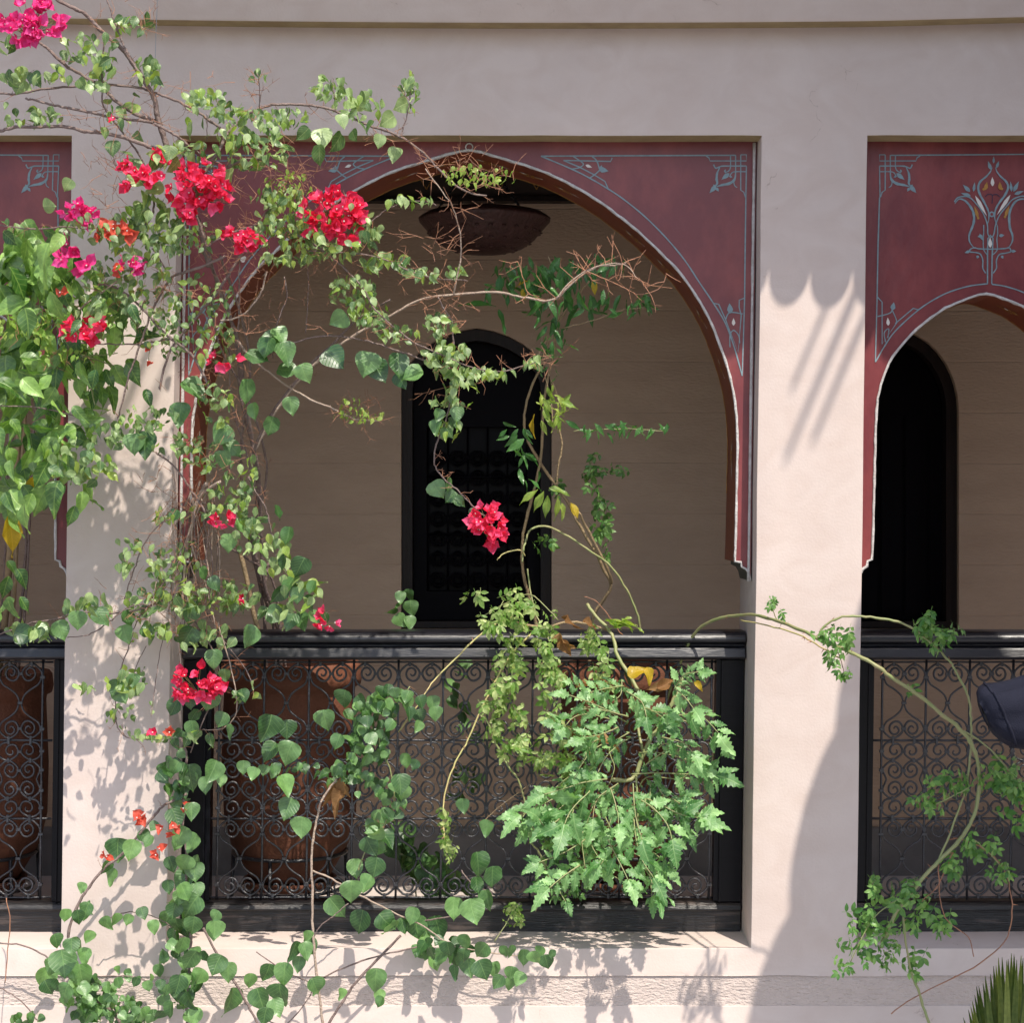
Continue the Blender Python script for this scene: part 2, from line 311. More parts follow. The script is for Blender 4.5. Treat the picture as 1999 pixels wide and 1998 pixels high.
# ------------------------------------------------------------------ facade
fac = empty('courtyard_facade', 'pink plastered courtyard wall with square openings above a low parapet', 'building')
ZT = ZC + 2.15
cols = [-900, -352, 140, 346, 1487, 1693, 2155, 2900]
solid_cols = {0, 2, 4, 6}
zl = ZC + (999 - 265) / 600; zs = ZC + (999 - 1853) / 600
zb0 = ZC + (999 - 1906) / 600; zb1 = ZC + (999 - 1965) / 600
rows = [0.0, zb1, zb0, zs, zl, ZT]
def fine(a, b, step=.07): 
    n = max(1, int(round((b - a) / step))); return [a + (b - a) * i / n for i in range(n)]
def facade():
    us = []; ucell = []
    for i in range(len(cols) - 1):
        st = 40 if 0 < i < 6 else 300
        f = fine(cols[i], cols[i + 1], st); us += f; ucell += [i] * len(f)
    us.append(cols[-1])
    vs_ = []; vcell = []
    for i in range(len(rows) - 1):
        f = fine(rows[i], rows[i + 1], .06 if i else .6); vs_ += f; vcell += [i] * len(f)
    vs_.append(rows[-1])
    mb = MB(); idx = {}; V = []
    def pos(i, j, y):
        x = WX(us[i], vs_[j]); z = vs_[j]
        from mathutils import noise
        nx = noise.noise(Vector((us[i] * .01, z * 3, 1.3))); nz = noise.noise(Vector((us[i] * .009, z * 2.5, 7.7)))
        lock = us[i] in cols or True
        return (x + nx * .003, y + nz * .0010, z + nx * .002)
    def vid(i, j, s):
        k = (i, j, s)
        if k not in idx:
            idx[k] = len(V)
            y = {0: 0.0, 1: 0.42, 2: .004}[s]
            V.append(pos(i, j, y))
        return idx[k]
    def solid(ci, cj): return not (0 <= ci < 7) or not (0 <= cj < 5) or not (cj == 3 and ci not in solid_cols)
    F = []; FM = []
    nu = len(us) - 1; nv = len(vs_) - 1
    for i in range(nu):
        for j in range(nv):
            if not solid(ucell[i], vcell[j]): continue
            s = 2 if vcell[j] == 1 else 0
            F.append((vid(i, j, s), vid(i + 1, j, s), vid(i + 1, j + 1, s), vid(i, j + 1, s))); FM.append(1 if s == 2 else 0)
            F.append((vid(i, j, 1), vid(i, j + 1, 1), vid(i + 1, j + 1, 1), vid(i + 1, j, 1))); FM.append(0)
            if i + 1 < nu and not solid(ucell[i + 1], vcell[j]):
                F.append((vid(i + 1, j, 0), vid(i + 1, j, 1), vid(i + 1, j + 1, 1), vid(i + 1, j + 1, 0))); FM.append(0)
            if i > 0 and not solid(ucell[i - 1], vcell[j]):
                F.append((vid(i, j, 0), vid(i, j + 1, 0), vid(i, j + 1, 1), vid(i, j, 1))); FM.append(0)
            if j + 1 < nv and not solid(ucell[i], vcell[j + 1]):
                F.append((vid(i, j + 1, 0), vid(i + 1, j + 1, 0), vid(i + 1, j + 1, 1), vid(i, j + 1, 1))); FM.append(0)
            if j > 0 and not solid(ucell[i], vcell[j - 1]):
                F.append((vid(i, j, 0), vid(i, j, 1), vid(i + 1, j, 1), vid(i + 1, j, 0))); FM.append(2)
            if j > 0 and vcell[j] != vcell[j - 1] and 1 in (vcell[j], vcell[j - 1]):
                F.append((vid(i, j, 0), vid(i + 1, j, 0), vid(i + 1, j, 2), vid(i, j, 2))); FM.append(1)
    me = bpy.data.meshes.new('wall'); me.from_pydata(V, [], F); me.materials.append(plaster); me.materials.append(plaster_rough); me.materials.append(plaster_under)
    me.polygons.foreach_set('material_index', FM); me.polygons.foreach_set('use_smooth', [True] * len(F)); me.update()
    o = link('wall', me, fac); bevel(o, .009, 3, 50)
    return o
facade()
# cornice with a slightly bowed lower edge
c = MB(); xs = [-3.2 + i * .1 for i in range(65)]
prof = []
for x in xs:
    px = 999.5 + x * 600 / .983
    lo = ZC + (999 - (43 - 9 * ((px - 1100) / 1000) ** 2 - 4 * (px > 1700) * ((px - 1700) / 300 if px < 2000 else 1))) / 600 * .983
    prof.append([(x, .001, lo + .006), (x, -.095, lo), (x, -.103, lo + .006), (x, -.100, ZT + .06), (x, .001, ZT + .06)])
vs = [p for r in prof for p in r]; n = 5
fs = [(i * n + k, (i + 1) * n + k, (i + 1) * n + k + 1, i * n + k + 1) for i in range(len(xs) - 1) for k in range(n - 1)]
fs = [f[::-1] for f in fs]
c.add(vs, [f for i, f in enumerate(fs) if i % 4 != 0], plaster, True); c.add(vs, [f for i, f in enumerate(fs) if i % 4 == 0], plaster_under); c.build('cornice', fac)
# eave with hollow glazed tiles above the frame (its scalloped edge casts the shadow on the wall)
EY = -0.95; EZ = ZC + .70 + 1.6 * .95 - .023
e = MB(); e.add([(-3.2, .42, EZ + .50), (3.2, .42, EZ + .50), (3.2, EY + .10, EZ + .055), (-3.2, EY + .10, EZ + .055)], [(0, 1, 2, 3)], plaster)
e.add([(-3.2, .42, EZ + .47), (3.2, .42, EZ + .47), (3.2, EY + .10, EZ + .025), (-3.2, EY + .10, EZ + .025)], [(3, 2, 1, 0)], plaster)
e.build('eave_board', fac)
tm = MB(); vsx = []; tw = .137
for yy, rr in ((EY + .03, .0), (EY + 1.3, .0)):
    for k in range(9):
        a = math.pi * k / 8
        vsx.append((-tw / 2 * math.cos(a), yy, EZ + .05 - .05 * math.sin(a) + (yy - EY) * .36))
vsx2 = [(x, y - .047 * math.sin(math.pi * (i % 9) / 8), z) if i < 9 else (x, y, z) for i, (x, y, z) in enumerate(vsx) for k in (0,)]
tm.add(vsx2 + [(x, y, z + .012) for x, y, z in vsx2], [(k, k + 1, 10 + k, 9 + k) for k in range(8)] + [(18 + k, 27 + k, 28 + k, 19 + k) for k in range(8)] + [(k, 18 + k, 19 + k, k + 1) for k in range(8)], tile_m, True)
tme = tm.mesh('roof_tile')
xoff = (1535 - 999.5) / 600 + .4 * .95      # phase of the scallops read off the pillar
for i in range(-30, 18):
    t = link('roof_tile', tme, fac); t.location = (xoff + i * tw, random.uniform(-.008, .008), 0)
for wx, tt, rr in ((1583, 2.28, .016), (1622, 2.22, .015), (1540, 2.05, .013), (250, 2.3, .018), (300, 2.15, .014)):  # invented poles out of view, added to cast soft streak shadows on the piers
    cr = MB(); x_ = (wx - 999.5) / 600 + .4 * 2.1; cr.tube([(x_, .0, ZC + 2.45), (x_ + .01, -tt * .5, ZC + 2.45 + tt * .3), (x_ - .01, -tt, ZC + 2.45 + tt * .6)], [rr * 1.2, rr, rr * .6], M_caster, 6); cr.build('shadow_caster_pole', fac)
pw = MB(); pw.box((-3.2, -.0, ZT), (3.2, .42, EZ + .30), plaster); pw.build('upper_wall', fac)

# ------------------------------------------------------------------ gallery room
gal = empty('gallery_room', 'shaded gallery room with coursed plaster wall behind the arches', 'building')
BY = 1.60; KB = (CD + BY) / CD
FZ = ZC - 1.50; CZ = ZC + 1.62
def arch_outline(cx, hw, z0, zs_, ztop, n=14, point=.12):
    pts = [(cx - hw, z0), (cx + hw, z0), (cx + hw, zs_)]
    for i in range(1, n):
        a = math.pi * i / n; x = cx + hw * math.cos(a); z = zs_ + (ztop - zs_) * (math.sin(a) * (1 - point) + point * (1 - abs(math.cos(a))))
        pts.append((x, z))
    pts.append((cx - hw, zs_)); return pts
def door_spec(pl, pr, ptop, pspring):
    a = P(pl, pspring, BY); b = P(pr, ptop, BY)
    return ((a.x + b.x) / 2, (b.x - a.x) / 2, a.z, b.z)
doors = [door_spec(783, 1077, 640, 760), door_spec(1655, 1872, 645, 800)]
bw = MB()
WZ = P(0, 1229, BY).z
holes = [arch_outline(cx, hw, WZ, zsp, zt) for cx, hw, zsp, zt in doors]
plate(bw, [(-4.5, FZ - .2), (5, FZ - .2), (5, CZ + .2), (-4.5, CZ + .2)], holes, BY, BY + .22, plaster_in)
bw.build('back_wall', gal)
b = MB(); b.box((-4.5, .42, FZ - .12), (5, BY - .002, FZ), floor_m); b.build('floor', gal)
b = MB(); b.box((-4.5, .42, CZ), (5, BY - .002, CZ + .1), ceil_m)
for i in range(18):
    b.box((-4.3 + i * .5, .425, CZ - .10), (-4.22 + i * .5, BY - .01, CZ - .001), ceil_m)
b.build('ceiling', gal)
zf = P(0, 398, BY).z
b = MB(); b.box((-4.5, BY - .05, zf + .02), (5, BY - .003, CZ - .11), ceil_m); b.box((-4.5, BY - .07, zf), (5, BY - .003, zf + .02), door_frame_m)
for i in range(36):
    cx = -2.6 + i * .15
    b.tube(catmull([(cx, BY - .053, zf + .05), (cx + .04, BY - .053, zf + .12), (cx + .075, BY - .053, zf + .15), (cx + .11, BY - .053, zf + .12), (cx + .15, BY - .053, zf + .05)], 3), .0022, gold_line, 4)
b.build('painted_frieze', gal)
b = MB()
segs = [(-4.5, 5)]
for x0, x1 in segs:
    b.box((x0, BY - .016, FZ), (x1, BY - .001, FZ + .17), skirt_m); b.box((x0, BY - .024, FZ + .17), (x1, BY - .001, FZ + .20), skirt_m)
b.build('skirting', gal)
b = MB(); b.box((-4.7, .42, FZ - .1), (-4.5, BY + .2, CZ + .1), plaster_in); b.box((5, .42, FZ - .1), (5.2, BY + .2, CZ + .1), plaster_in); b.build('end_wall', gal)
b = MB(); b.box((-4.5, BY + .22, FZ - .2), (5, BY + .26, CZ + .2), door_paint); b.build('wall_backing', gal)

# scroll pieces shared by all iron grilles (in pixels of the photo at the rail's depth)
GK = (CD + .27) / CD; GP = GK / 600
SC_UP = [(1.5, 8), (4, -5), (21, -18), (37, -9), (41, 2), (35, 13), (26, 15), (17, 9), (15, 0), (19, -8), (27, -10), (33, -4), (31, 3), (26, 5), (23, 1)]
SC_FULL = [(22, -18), (8, -14), (1.5, 0), (6, 12), (21, 18), (37, 9), (41, 0), (36, -11), (27, -13), (19, -8), (17, 0), (21, 6), (27, 7), (31, 3), (29, -2)]
def tubemesh(name, pts, flipx, flipy, r=2.3, sub=3, n=5):
    q = [Vector(((-x if flipx else x) * GP, 0, -(-y if flipy else y) * GP)) for x, y in pts]
    mb = MB(); cp = catmull(q, sub); rr = [r * GP * (1 if i < len(cp) * .85 else 1 - .45 * (i - len(cp) * .85) / (len(cp) * .15)) for i in range(len(cp))]
    mb.tube(cp, rr, iron, n); return mb.mesh(name)
SM = {('up', fx): tubemesh('scroll', SC_UP, fx, False) for fx in (0, 1)}
SM.update({('down', fx): tubemesh('scroll', SC_UP, fx, True) for fx in (0, 1)})
SM.update({('full', fx): tubemesh('scroll', SC_FULL, fx, False) for fx in (0, 1)})
SM.update({('fullup', fx): tubemesh('scroll', SC_FULL, fx, True) for fx in (0, 1)})
OG = [(3, 2), (9, 14), (24, 24), (36, 35), (41, 48)]
OM = {(fx, fy): tubemesh('ogee_bar', OG, fx, fy, 2.05) for fx in (0, 1) for fy in (0, 1)}
BU = [(2, 0), (4, 4), (9.5, 17), (8, 24), (3, 36), (2, 40)]
BM_ = {fx: tubemesh('bowed_bar', BU, fx, 0, 2.05) for fx in (0, 1)}
cmb = MB(); cmb.box((-4.5 * GP, -3.2 * GP, -2.6 * GP), (4.5 * GP, 3.2 * GP, 2.6 * GP), iron); CO = cmb.mesh('collar')
cmb = MB(); cmb.box((-2.2 * GP, -3 * GP, -4.6 * GP), (2.2 * GP, 3 * GP, 4.6 * GP), iron); CO2 = cmb.mesh('collar')
def jit(o, a=1.6):
    o.rotation_euler = (R(random.uniform(-a, a)), R(random.uniform(-a, a)), R(random.uniform(-a * 2, a * 2)))
def grille(parent, x0, x1, pitch, ncell, xl, xr, d=.27):
    """x0: nominal column of first upright; xl/xr: frame edges"""
    def AP(x, y, dd=0): return A(x, y, d + dd)
    def put(me, x, y, dd=0, name=None, jt=True):
        o = link(me.name.split('.')[0], me, parent); o.location = AP(x, y, dd)
        if jt: jit(o)
        return o
    for i in range(ncell + 1):
        x = x0 + i * pitch; mb = MB(); pts = [AP(x, y, 0) + Vector((random.uniform(-.0006, .0006), 0, 0)) for y in (1286, 1360, 1446, 1530, 1598, 1680, 1757)]
        mb.tube(pts, 2.5 * GP, iron, 6); mb.build('upright', parent)
        for y in (1323, 1424, 1467, 1504, 1544, 1578, 1629, 1728): put(CO, x, y)
    for y, r in ((1293, 2.2), (1446, 2.6), (1599, 2.6), (1753, 2.2)):
        mb = MB(); pts = [AP(xl + (xr - xl) * i / 12, y + random.uniform(-.5, .5), .006) for i in range(13)]
        mb.tube(pts, r * GP, iron, 6); mb.build('crossbar', parent)
    for i in range(ncell):
        xa = x0 + i * pitch; xb = xa + pitch; xm = (xa + xb) / 2
        for (kind, y) in (('up', 1315), ('down', 1424), ('full', 1467), ('up', 1504), ('down', 1542), ('full', 1578), ('up', 1619), ('down', 1731)):
            put(SM[(kind, 0)], xa, y); put(SM[(kind, 1)], xb, y); put(CO, xm, y + (1 if kind != 'down' else -1))
        for (y, fy) in ((1323, 0), (1424, 1), (1627, 0), (1728, 1)):
            put(OM[(0, fy)], xa, y, jt=False); put(OM[(1, fy)], xb, y, jt=False)
        put(BM_[0], xa, 1504, jt=False); put(BM_[1], xb, 1504, jt=False)
        put(CO, xm, 1373); put(CO, xm, 1677)
        for y in (1297, 1442, 1449, 1485, 1560, 1596, 1602, 1750):
            put(CO2, xa + 22, y); put(CO2, xb - 22, y)

def balustrade(name, label, nl, nr, x0, ncell, pitch, spx=None):
    o = empty(name, label, 'balustrade', 'black balustrades with iron grilles between the piers')
    Y0, Y1 = .24, .31; k = (CD + Y0) / CD
    def z(py): return ZC + (999 - py) / 600 * k
    def xl(zz): return WX(nl, zz) + .004
    def xr(zz): return WX(nr, zz) - .004
    # handrail: moulded profile (y, z)
    arc = [(.232 - .040 * math.sin(R(t)), z(1247) + .026 * math.cos(R(t))) for t in (0, 15, 30, 45, 60, 75, 90)]
    pr = [(.335, z(1236)), (.325, z(1232))] + arc + [(.194, z(1252)), (.212, z(1256)), (.222, z(1258)), (.222, z(1261)), (.216, z(1262)), (.209, z(1263.6)), (.205, z(1266)), (.196, z(1282)), (.205, z(1286)), (.238, z(1289)), (.31, z(1289)), (.335, z(1270))]
    mb = MB(); NS = 24; vs = []
    for i in range(NS + 1):
        for (y, zz) in pr:
            a = xl(zz); b_ = xr(zz); vs.append((a + (b_ - a) * i / NS, y + random.uniform(-.0007, .0007), zz))
    n = len(pr); fs = [(i * n + q, i * n + (q + 1) % n, (i + 1) * n + (q + 1) % n, (i + 1) * n + q) for i in range(NS) for q in range(n)]
    fs += [tuple(range(n - 1, -1, -1)), tuple(NS * n + q for q in range(n))]
    fs = [f[::-1] for f in fs]
    mb.add(vs, fs, rail_paint); h = mb.build('handrail', o); bevel(h, .0025, 2, 25)
    # bottom rail with weathered sloping lip
    mb = MB(); pb = [(.31, z(1762)), (.255, z(1762)), (.243, z(1764)), (.234, z(1768)), (.229, z(1774)), (.229, z(1778)), (.243, z(1779)), (.240, z(1823)), (.31, z(1823))]
    vs = []
    for i in range(NS + 1):
        for (y, zz) in pb:
            a = xl(zz); b_ = xr(zz); vs.append((a + (b_ - a) * i / NS, y, zz + random.uniform(-.0006, .0006)))
    n = len(pb); fs = [(i * n + q, i * n + (q + 1) % n, (i + 1) * n + (q + 1) % n, (i + 1) * n + q)[::-1] for i in range(NS) for q in range(n)]
    fs += [tuple(range(n)), tuple(NS * n + q for q in range(n - 1, -1, -1))]
    mb.add(vs, fs, worn_wood); q = mb.build('bottom_rail', o); bevel(q, .002, 2, 25)
    # stiles: two steps
    zt, zb = z(1290), z(1761)
    for side, nx in ((0, nl), (1, nr)):
        sg = 1 if side == 0 else -1; mb = MB()
        def X(w, zz): return (xl(zz) if side == 0 else xr(zz)) + sg * w
        for w0, w1, yf in ((0, .070, Y0), (.070, .076, Y0 - .006), (.076, .092, Y0 + .012)):
            vs = [(X(w0, zb), yf, zb), (X(w1, zb), yf, zb), (X(w1, zb), Y1, zb), (X(w0, zb), Y1, zb), (X(w0, zt), yf, zt), (X(w1, zt), yf, zt), (X(w1, zt), Y1, zt), (X(w0, zt), Y1, zt)]
            ff = [(0, 3, 2, 1), (4, 5, 6, 7), (0, 1, 5, 4), (1, 2, 6, 5), (2, 3, 7, 6), (3, 0, 4, 7)]
            mb.add(vs, ff if side == 0 else [f[::-1] for f in ff], black_wood)
        mb.build('stile', o)
    gx0 = x0; gx1 = x0 + ncell * pitch
    grille(o, gx0, gx1, pitch, ncell, gx0 - 22, gx1 + 20)
    return o
balustrade('balustrade', 'black balustrade with scrolled iron grille under the wide central arch', 346, 1487, 443, 11, 87.3)
balustrade('balustrade', 'black balustrade with iron grille right of the sunlit pillar, all in shade', 1693, 2155, 1737, 5, 85)
balustrade('balustrade', 'black balustrade with iron grille at the left edge, before a clay pot', -352, 140, 98 - 5 * 87, 5, 87)

# ------------------------------------------------------------------ doors
def door(lbl, spec, scrolls):
    cx, hw, zsp, zt = spec
    o = empty('arched_window', lbl, 'window', 'arched windows in the gallery wall')
    ol = arch_outline(cx, hw - .002, WZ + .004, zsp, zt - .002, 18); il = arch_outline(cx, hw - .045, WZ + .03, zsp, zt - .05, 18)
    mb = MB(); plate(mb, ol, [il], BY + .03, BY + .11, door_frame_m); mb.build('window_frame', o)
    il2 = arch_outline(cx, hw - .047, WZ + .032, zsp, zt - .052, 18)
    if scrolls:
        hole = [(cx - hw + .10, WZ + .15), (cx + hw - .10, WZ + .15), (cx + hw - .10, zsp - .15), (cx - hw + .10, zsp - .15)]
        mb = MB(); plate(mb, il2, [hole], BY + .12, BY + .16, door_paint); mb.build('shutter', o)
        mb = MB(); mb.box((cx - hw + .10, BY + .17, WZ + .15), (cx + hw - .10, BY + .174, zsp - .15), glass); mb.build('pane', o)
        z = WZ + .2
        while z < zsp - .2:
            for i in range(5):
                for fx in (0, 1):
                    s = link('scroll', SM[('up' if int(z * 40) % 2 else 'down', fx)], o); s.scale = (1.02,) * 3; s.material_slots[0].link = 'OBJECT'; s.material_slots[0].material = door_paint
                    s.location = (cx - hw + .105 + (i + fx) * .0832, BY + .135, z)
            z += .085
        for i in range(6):
            mb = MB(); x = cx - hw + .105 + i * .0832; mb.tube([(x, BY + .135, WZ + .15), (x, BY + .135, zsp - .15)], .004, door_paint, 5); mb.build('upright', o)
        for i in range(5):
            mb = MB(); zz = WZ + .15 + i * .24; mb.tube([(cx - hw + .1, BY + .13, zz), (cx + hw - .1, BY + .13, zz)], .005, door_paint, 5); mb.build('crossbar', o)
    else:
        mb = MB(); plate(mb, il2, [], BY + .12, BY + .16, door_paint); mb.build('shutter', o)
        for i in range(4):
            mb = MB(); x = cx - hw + .06 + i * .10; mb.box((x, BY + .108, WZ + .06), (x + .085, BY + .1195, zsp - .02), door_paint); mb.build('plank', o)
glass = mat('dark_glass', (0.002, 0.0015, 0.004), .35, spec=.08)
door('tall dark arched window with iron grille behind the central arch', doors[0], True)
door('tall black arched shuttered window seen through the right-hand arch', doors[1], False)

# ------------------------------------------------------------------ painted arch panels
def dl(x, y): return x - lean(y)         # traced column -> nominal column
PD = .10; PB = .39
class Paint:
    def __init__(s, mirror=None, d=PD - .0016): s.mb = MB(); s.mir = mirror; s.d = d
    def pt(s, x, y, e=0):
        if s.mir is None: return P(x, y, s.d - e)
        return A(s.mir - dl(x, y), y, s.d - e)
    def line(s, pts, w=3.0, m=None, sub=4, smooth=True, taper=False):
        q = [Vector((x, y, 0)) for x, y in pts]; q = catmull(q, sub) if smooth and len(q) > 2 else q
        vs = []; n = len(q)
        for i, p in enumerate(q):
            t = q[min(i + 1, n - 1)] - q[max(i - 1, 0)]; t.normalize(); nn = Vector((-t.y, t.x, 0))
            ww = w * .82 * (1 if not taper else (.35 + .65 * math.sin(math.pi * i / (n - 1)) * 1.5)) * (1 + .12 * math.sin(i * 1.7))
            vs += [s.pt(p.x + nn.x * ww / 2, p.y + nn.y * ww / 2), s.pt(p.x - nn.x * ww / 2, p.y - nn.y * ww / 2)]
        s.mb.add(vs, [(2 * i, 2 * i + 1, 2 * i + 3, 2 * i + 2) for i in range(n - 1)], m or blue_line)
        s.d -= .00002
    def poly(s, pts, m=None):
        c = (sum(p[0] for p in pts) / len(pts), sum(p[1] for p in pts) / len(pts))
        vs = [s.pt(*c, .0004)] + [s.pt(x, y, .0004) for x, y in pts]; n = len(pts)
        s.mb.add(vs, [(0, 1 + i, 1 + (i + 1) % n) for i in range(n)], m or blue_line); s.d -= .00002
    def leaf(s, x0, y0, x1, y1, w, m=None):
        dx, dy = x1 - x0, y1 - y0; L = math.hypot(dx, dy); ux, uy = dx / L, dy / L
        pts = []
        for t, ww in ((0, 0), (.15, .6), (.35, 1), (.6, .75), (.8, .35), (1, 0), (.8, -.35), (.6, -.75), (.35, -1), (.15, -.6)):
            pts.append((x0 + dx * t - uy * ww * w / 2, y0 + dy * t + ux * ww * w / 2))
        s.poly(pts, m)
    def blob(s, x, y, r, m=None): s.poly([(x + r * math.cos(a * .7854), y + r * math.sin(a * .7854)) for a in range(8)], m)
def corner(p, f):
    L = lambda pts, **k: p.line([f(x, y) for x, y in pts], **k)
    L([(1437, 303), (1436, 303), (1436, 325), (1436, 345)], smooth=False, w=2.6)
    L([(1446, 302), (1457, 302), (1457, 314), (1386, 314), (1384, 308), (1378, 304)], smooth=False, w=2.6)
    L([(1446, 302), (1446, 371), (1452, 375), (1455, 385)], smooth=False, w=2.6)
    L([(1457, 324), (1413, 324), (1404, 326), (1397, 328), (1393, 321)], w=3.2)
    L([(1457, 335), (1437, 335), (1429, 337), (1424, 345)], w=2.6)
    L([(1426, 303), (1426, 325), (1423, 333), (1415, 337)], w=2.6)
    L([(1405, 327), (1400, 338), (1399, 350), (1400, 358), (1394, 366)], w=4.4, taper=True)
    L([(1436, 337), (1434, 350), (1424, 358), (1410, 361), (1399, 364)], w=5, taper=True)
    L([(1432, 352), (1434, 362), (1439, 366)], w=2.4)
    for (a, b_, w_) in (((1398, 362), (1385, 377), 9), ((1398, 366), (1392, 360), 6), ((1398, 366), (1403, 374), 6), ((1424, 338), (1408, 351), 9), ((1414, 336), (1417, 330), 4), ((1424, 344), (1430, 346), 4)):
        x0, y0 = f(*a); x1, y1 = f(*b_); p.leaf(x0, y0, x1, y1, w_)
    L([(1457, 324), (1456, 385)], w=2.6)
def main_ornament(p):
    L = p.line
    L([(1056, 304.7), (1200, 304), (1436, 303)], smooth=False, w=3.2)
    corner(p, lambda x, y: (x, y))
    L([(1456, 385), (1454.5, 500), (1453.5, 584), (1449, 734)], smooth=False)
    L([(1056, 304.7), (1114, 329), (1152, 348), (1186, 368), (1216, 388), (1258, 422), (1300, 464), (1336, 507), (1365, 551), (1392, 591), (1416, 631), (1434, 680), (1449, 734)], w=3.2)
    L([(1100, 313), (1192, 315), (1195, 308)], smooth=False, w=2.8)
    L([(1100, 313), (1131, 326), (1158, 340), (1181, 354), (1187, 368)], smooth=False, w=2.8)
    L([(1119, 305), (1134, 315), (1139, 321), (1131, 327), (1117, 330)], w=2.8)
    L([(1156, 305), (1165, 314), (1170, 329)], w=3.2); L([(1172, 331), (1162, 340), (1152, 347)], w=3)
    p.leaf(1169, 330, 1188, 334, 11); p.leaf(1172, 330, 1175, 322, 5); p.leaf(1143, 322, 1156, 327, 6, white_line)
    L([(1392, 592), (1403, 594), (1416, 623), (1441, 688), (1447, 616), (1443, 600), (1443, 586), (1453, 582)], smooth=False, w=2.6)
    L([(1416, 625), (1422, 612), (1432, 610), (1450, 613)], w=2.8); L([(1425, 678), (1425, 655), (1432, 645), (1442, 655), (1444, 670)], w=2.6)
    p.leaf(1426, 612, 1424, 592, 12); p.leaf(1426, 612, 1420, 602, 5); p.leaf(1432, 636, 1432, 621, 7, white_line)
def tulip(p):
    f = lambda pts: [(1680 + x * .1657, 260 + y * .1657) for x, y in pts]
    L = lambda pts, w=3, **k: p.line(f(pts), w, **k)
    corner(p, lambda x, y: (1717 + 1457 - x, y))
    L([(355, 260), (700, 258), (1300, 254), (1545, 252), (2776, 240)], smooth=False)
    p.line([(1936, 555), (1962, 559), (1996, 570), (2026, 586), (2062, 612), (2105, 650), (2128, 682), (2140, 712)])
    p.line([(1717, 385), (1714, 480), (1712, 590), (1709, 707)], smooth=False)
    p.line([(1928, 554), (1895, 558), (1862, 567), (1832, 580), (1793, 605), (1749, 645), (1728, 674), (1709, 707)])
    p.line([(1793, 605), (1783, 602), (1752, 628), (1722, 672), (1722, 590), (1713, 580)], 2.4, smooth=False)
    p.line([(1713, 618), (1738, 611), (1742, 600)], 2.6); p.line([(1742, 606), (1750, 625), (1748, 632)], 2.4)
    p.leaf(1742, 606, 1745, 590, 10); p.leaf(1734, 636, 1733, 620, 7, white_line); p.line([(1729, 668), (1726, 650), (1735, 642), (1733, 660)], 2.4)
    L([(1495, 1775), (1495, 1440), (1500, 1240), (1530, 1200), (1560, 1240), (1550, 1440), (1545, 1775)], 3.2, smooth=False)
    L([(1475, 1650), (1440, 1590), (1440, 1500), (1415, 1430), (1370, 1408), (1290, 1400)], 3)
    L([(1560, 1650), (1600, 1590), (1600, 1500), (1635, 1430), (1700, 1415), (1765, 1400)], 3)
    L([(1290, 1400), (1290, 1370), (1340, 1350), (1400, 1362), (1545, 1365), (1690, 1360), (1750, 1350), (1770, 1380), (1765, 1400)], 3)
    L([(1340, 1355), (1285, 1280), (1280, 1200), (1310, 1120), (1335, 1040), (1330, 940), (1290, 860), (1230, 795), (1160, 775), (1110, 830)], 4.4, taper=True)
    L([(1740, 1355), (1785, 1280), (1788, 1200), (1760, 1120), (1750, 1000), (1765, 900), (1830, 800), (1925, 775), (1985, 830)], 4.4, taper=True)
    L([(1105, 810), (1140, 762), (1210, 745), (1290, 760), (1370, 840), (1430, 920), (1470, 1000), (1495, 1090), (1500, 1190), (1540, 1225), (1570, 1190), (1590, 1080), (1640, 960), (1720, 860), (1800, 775), (1925, 742), (1990, 812)], 3)
    L([(1550, 400), (1530, 450), (1480, 510), (1410, 570), (1385, 640), (1405, 720), (1460, 820), (1505, 920), (1510, 1010), (1490, 1080)], 4, taper=True)
    L([(1590, 400), (1605, 450), (1650, 510), (1715, 570), (1738, 640), (1700, 730), (1640, 810), (1590, 900), (1580, 1000), (1610, 1090)], 4, taper=True)
    L([(1450, 1080), (1450, 1180), (1445, 1250), (1450, 1370), (1490, 1430)], 2.6); L([(1610, 1090), (1615, 1180), (1605, 1250), (1610, 1370), (1560, 1430)], 2.6)
    for a, b_, w_ in (((1535, 430), (1500, 325), 7), ((1600, 410), (1630, 325), 6), ((1568, 355), (1568, 270), 5), ((1290, 690), (1205, 605), 8), ((1330, 690), (1345, 575), 6), ((1300, 740), (1180, 705), 7),
                      ((1780, 690), (1765, 565), 6), ((1800, 690), (1865, 565), 8), ((1810, 720), (1925, 680), 7), ((1440, 1210), (1375, 1220), 7), ((1440, 1260), (1400, 1180), 5), ((1630, 1210), (1695, 1200), 7),
                      ((1290, 1390), (1225, 1410), 6), ((1770, 1390), (1835, 1390), 6), ((1385, 1440), (1370, 1480), 6), ((1660, 1440), (1680, 1480), 6)):
        q = f([a, b_]); p.leaf(*q[0], *q[1], w_)
    for a, b_, w_, mm in (((1350, 735), (1490, 980), 7, white_line), ((1765, 725), (1605, 965), 7, white_line), ((1555, 625), (1552, 515), 7.5, white_line), ((1527, 1350), (1525, 1225), 8, white_line),
                          ((1470, 670), (1490, 570), 8, gold_line), ((1645, 670), (1640, 570), 8, gold_line), ((1385, 1000), (1340, 855), 7, gold_line), ((1700, 990), (1755, 850), 7, gold_line)):
        q = f([a, b_]); p.leaf(*q[0], *q[1], w_, mm)
    for x, y in ((1545, 955),): q = f([(x, y)])[0]; p.blob(*q, 6); p.blob(*q, 3, red_paint)
    for x, y in ((1450, 660), (1665, 655), (1385, 1000), (1700, 985)): q = f([(x, y)])[0]; p.blob(*q, 2.6, gold_line)
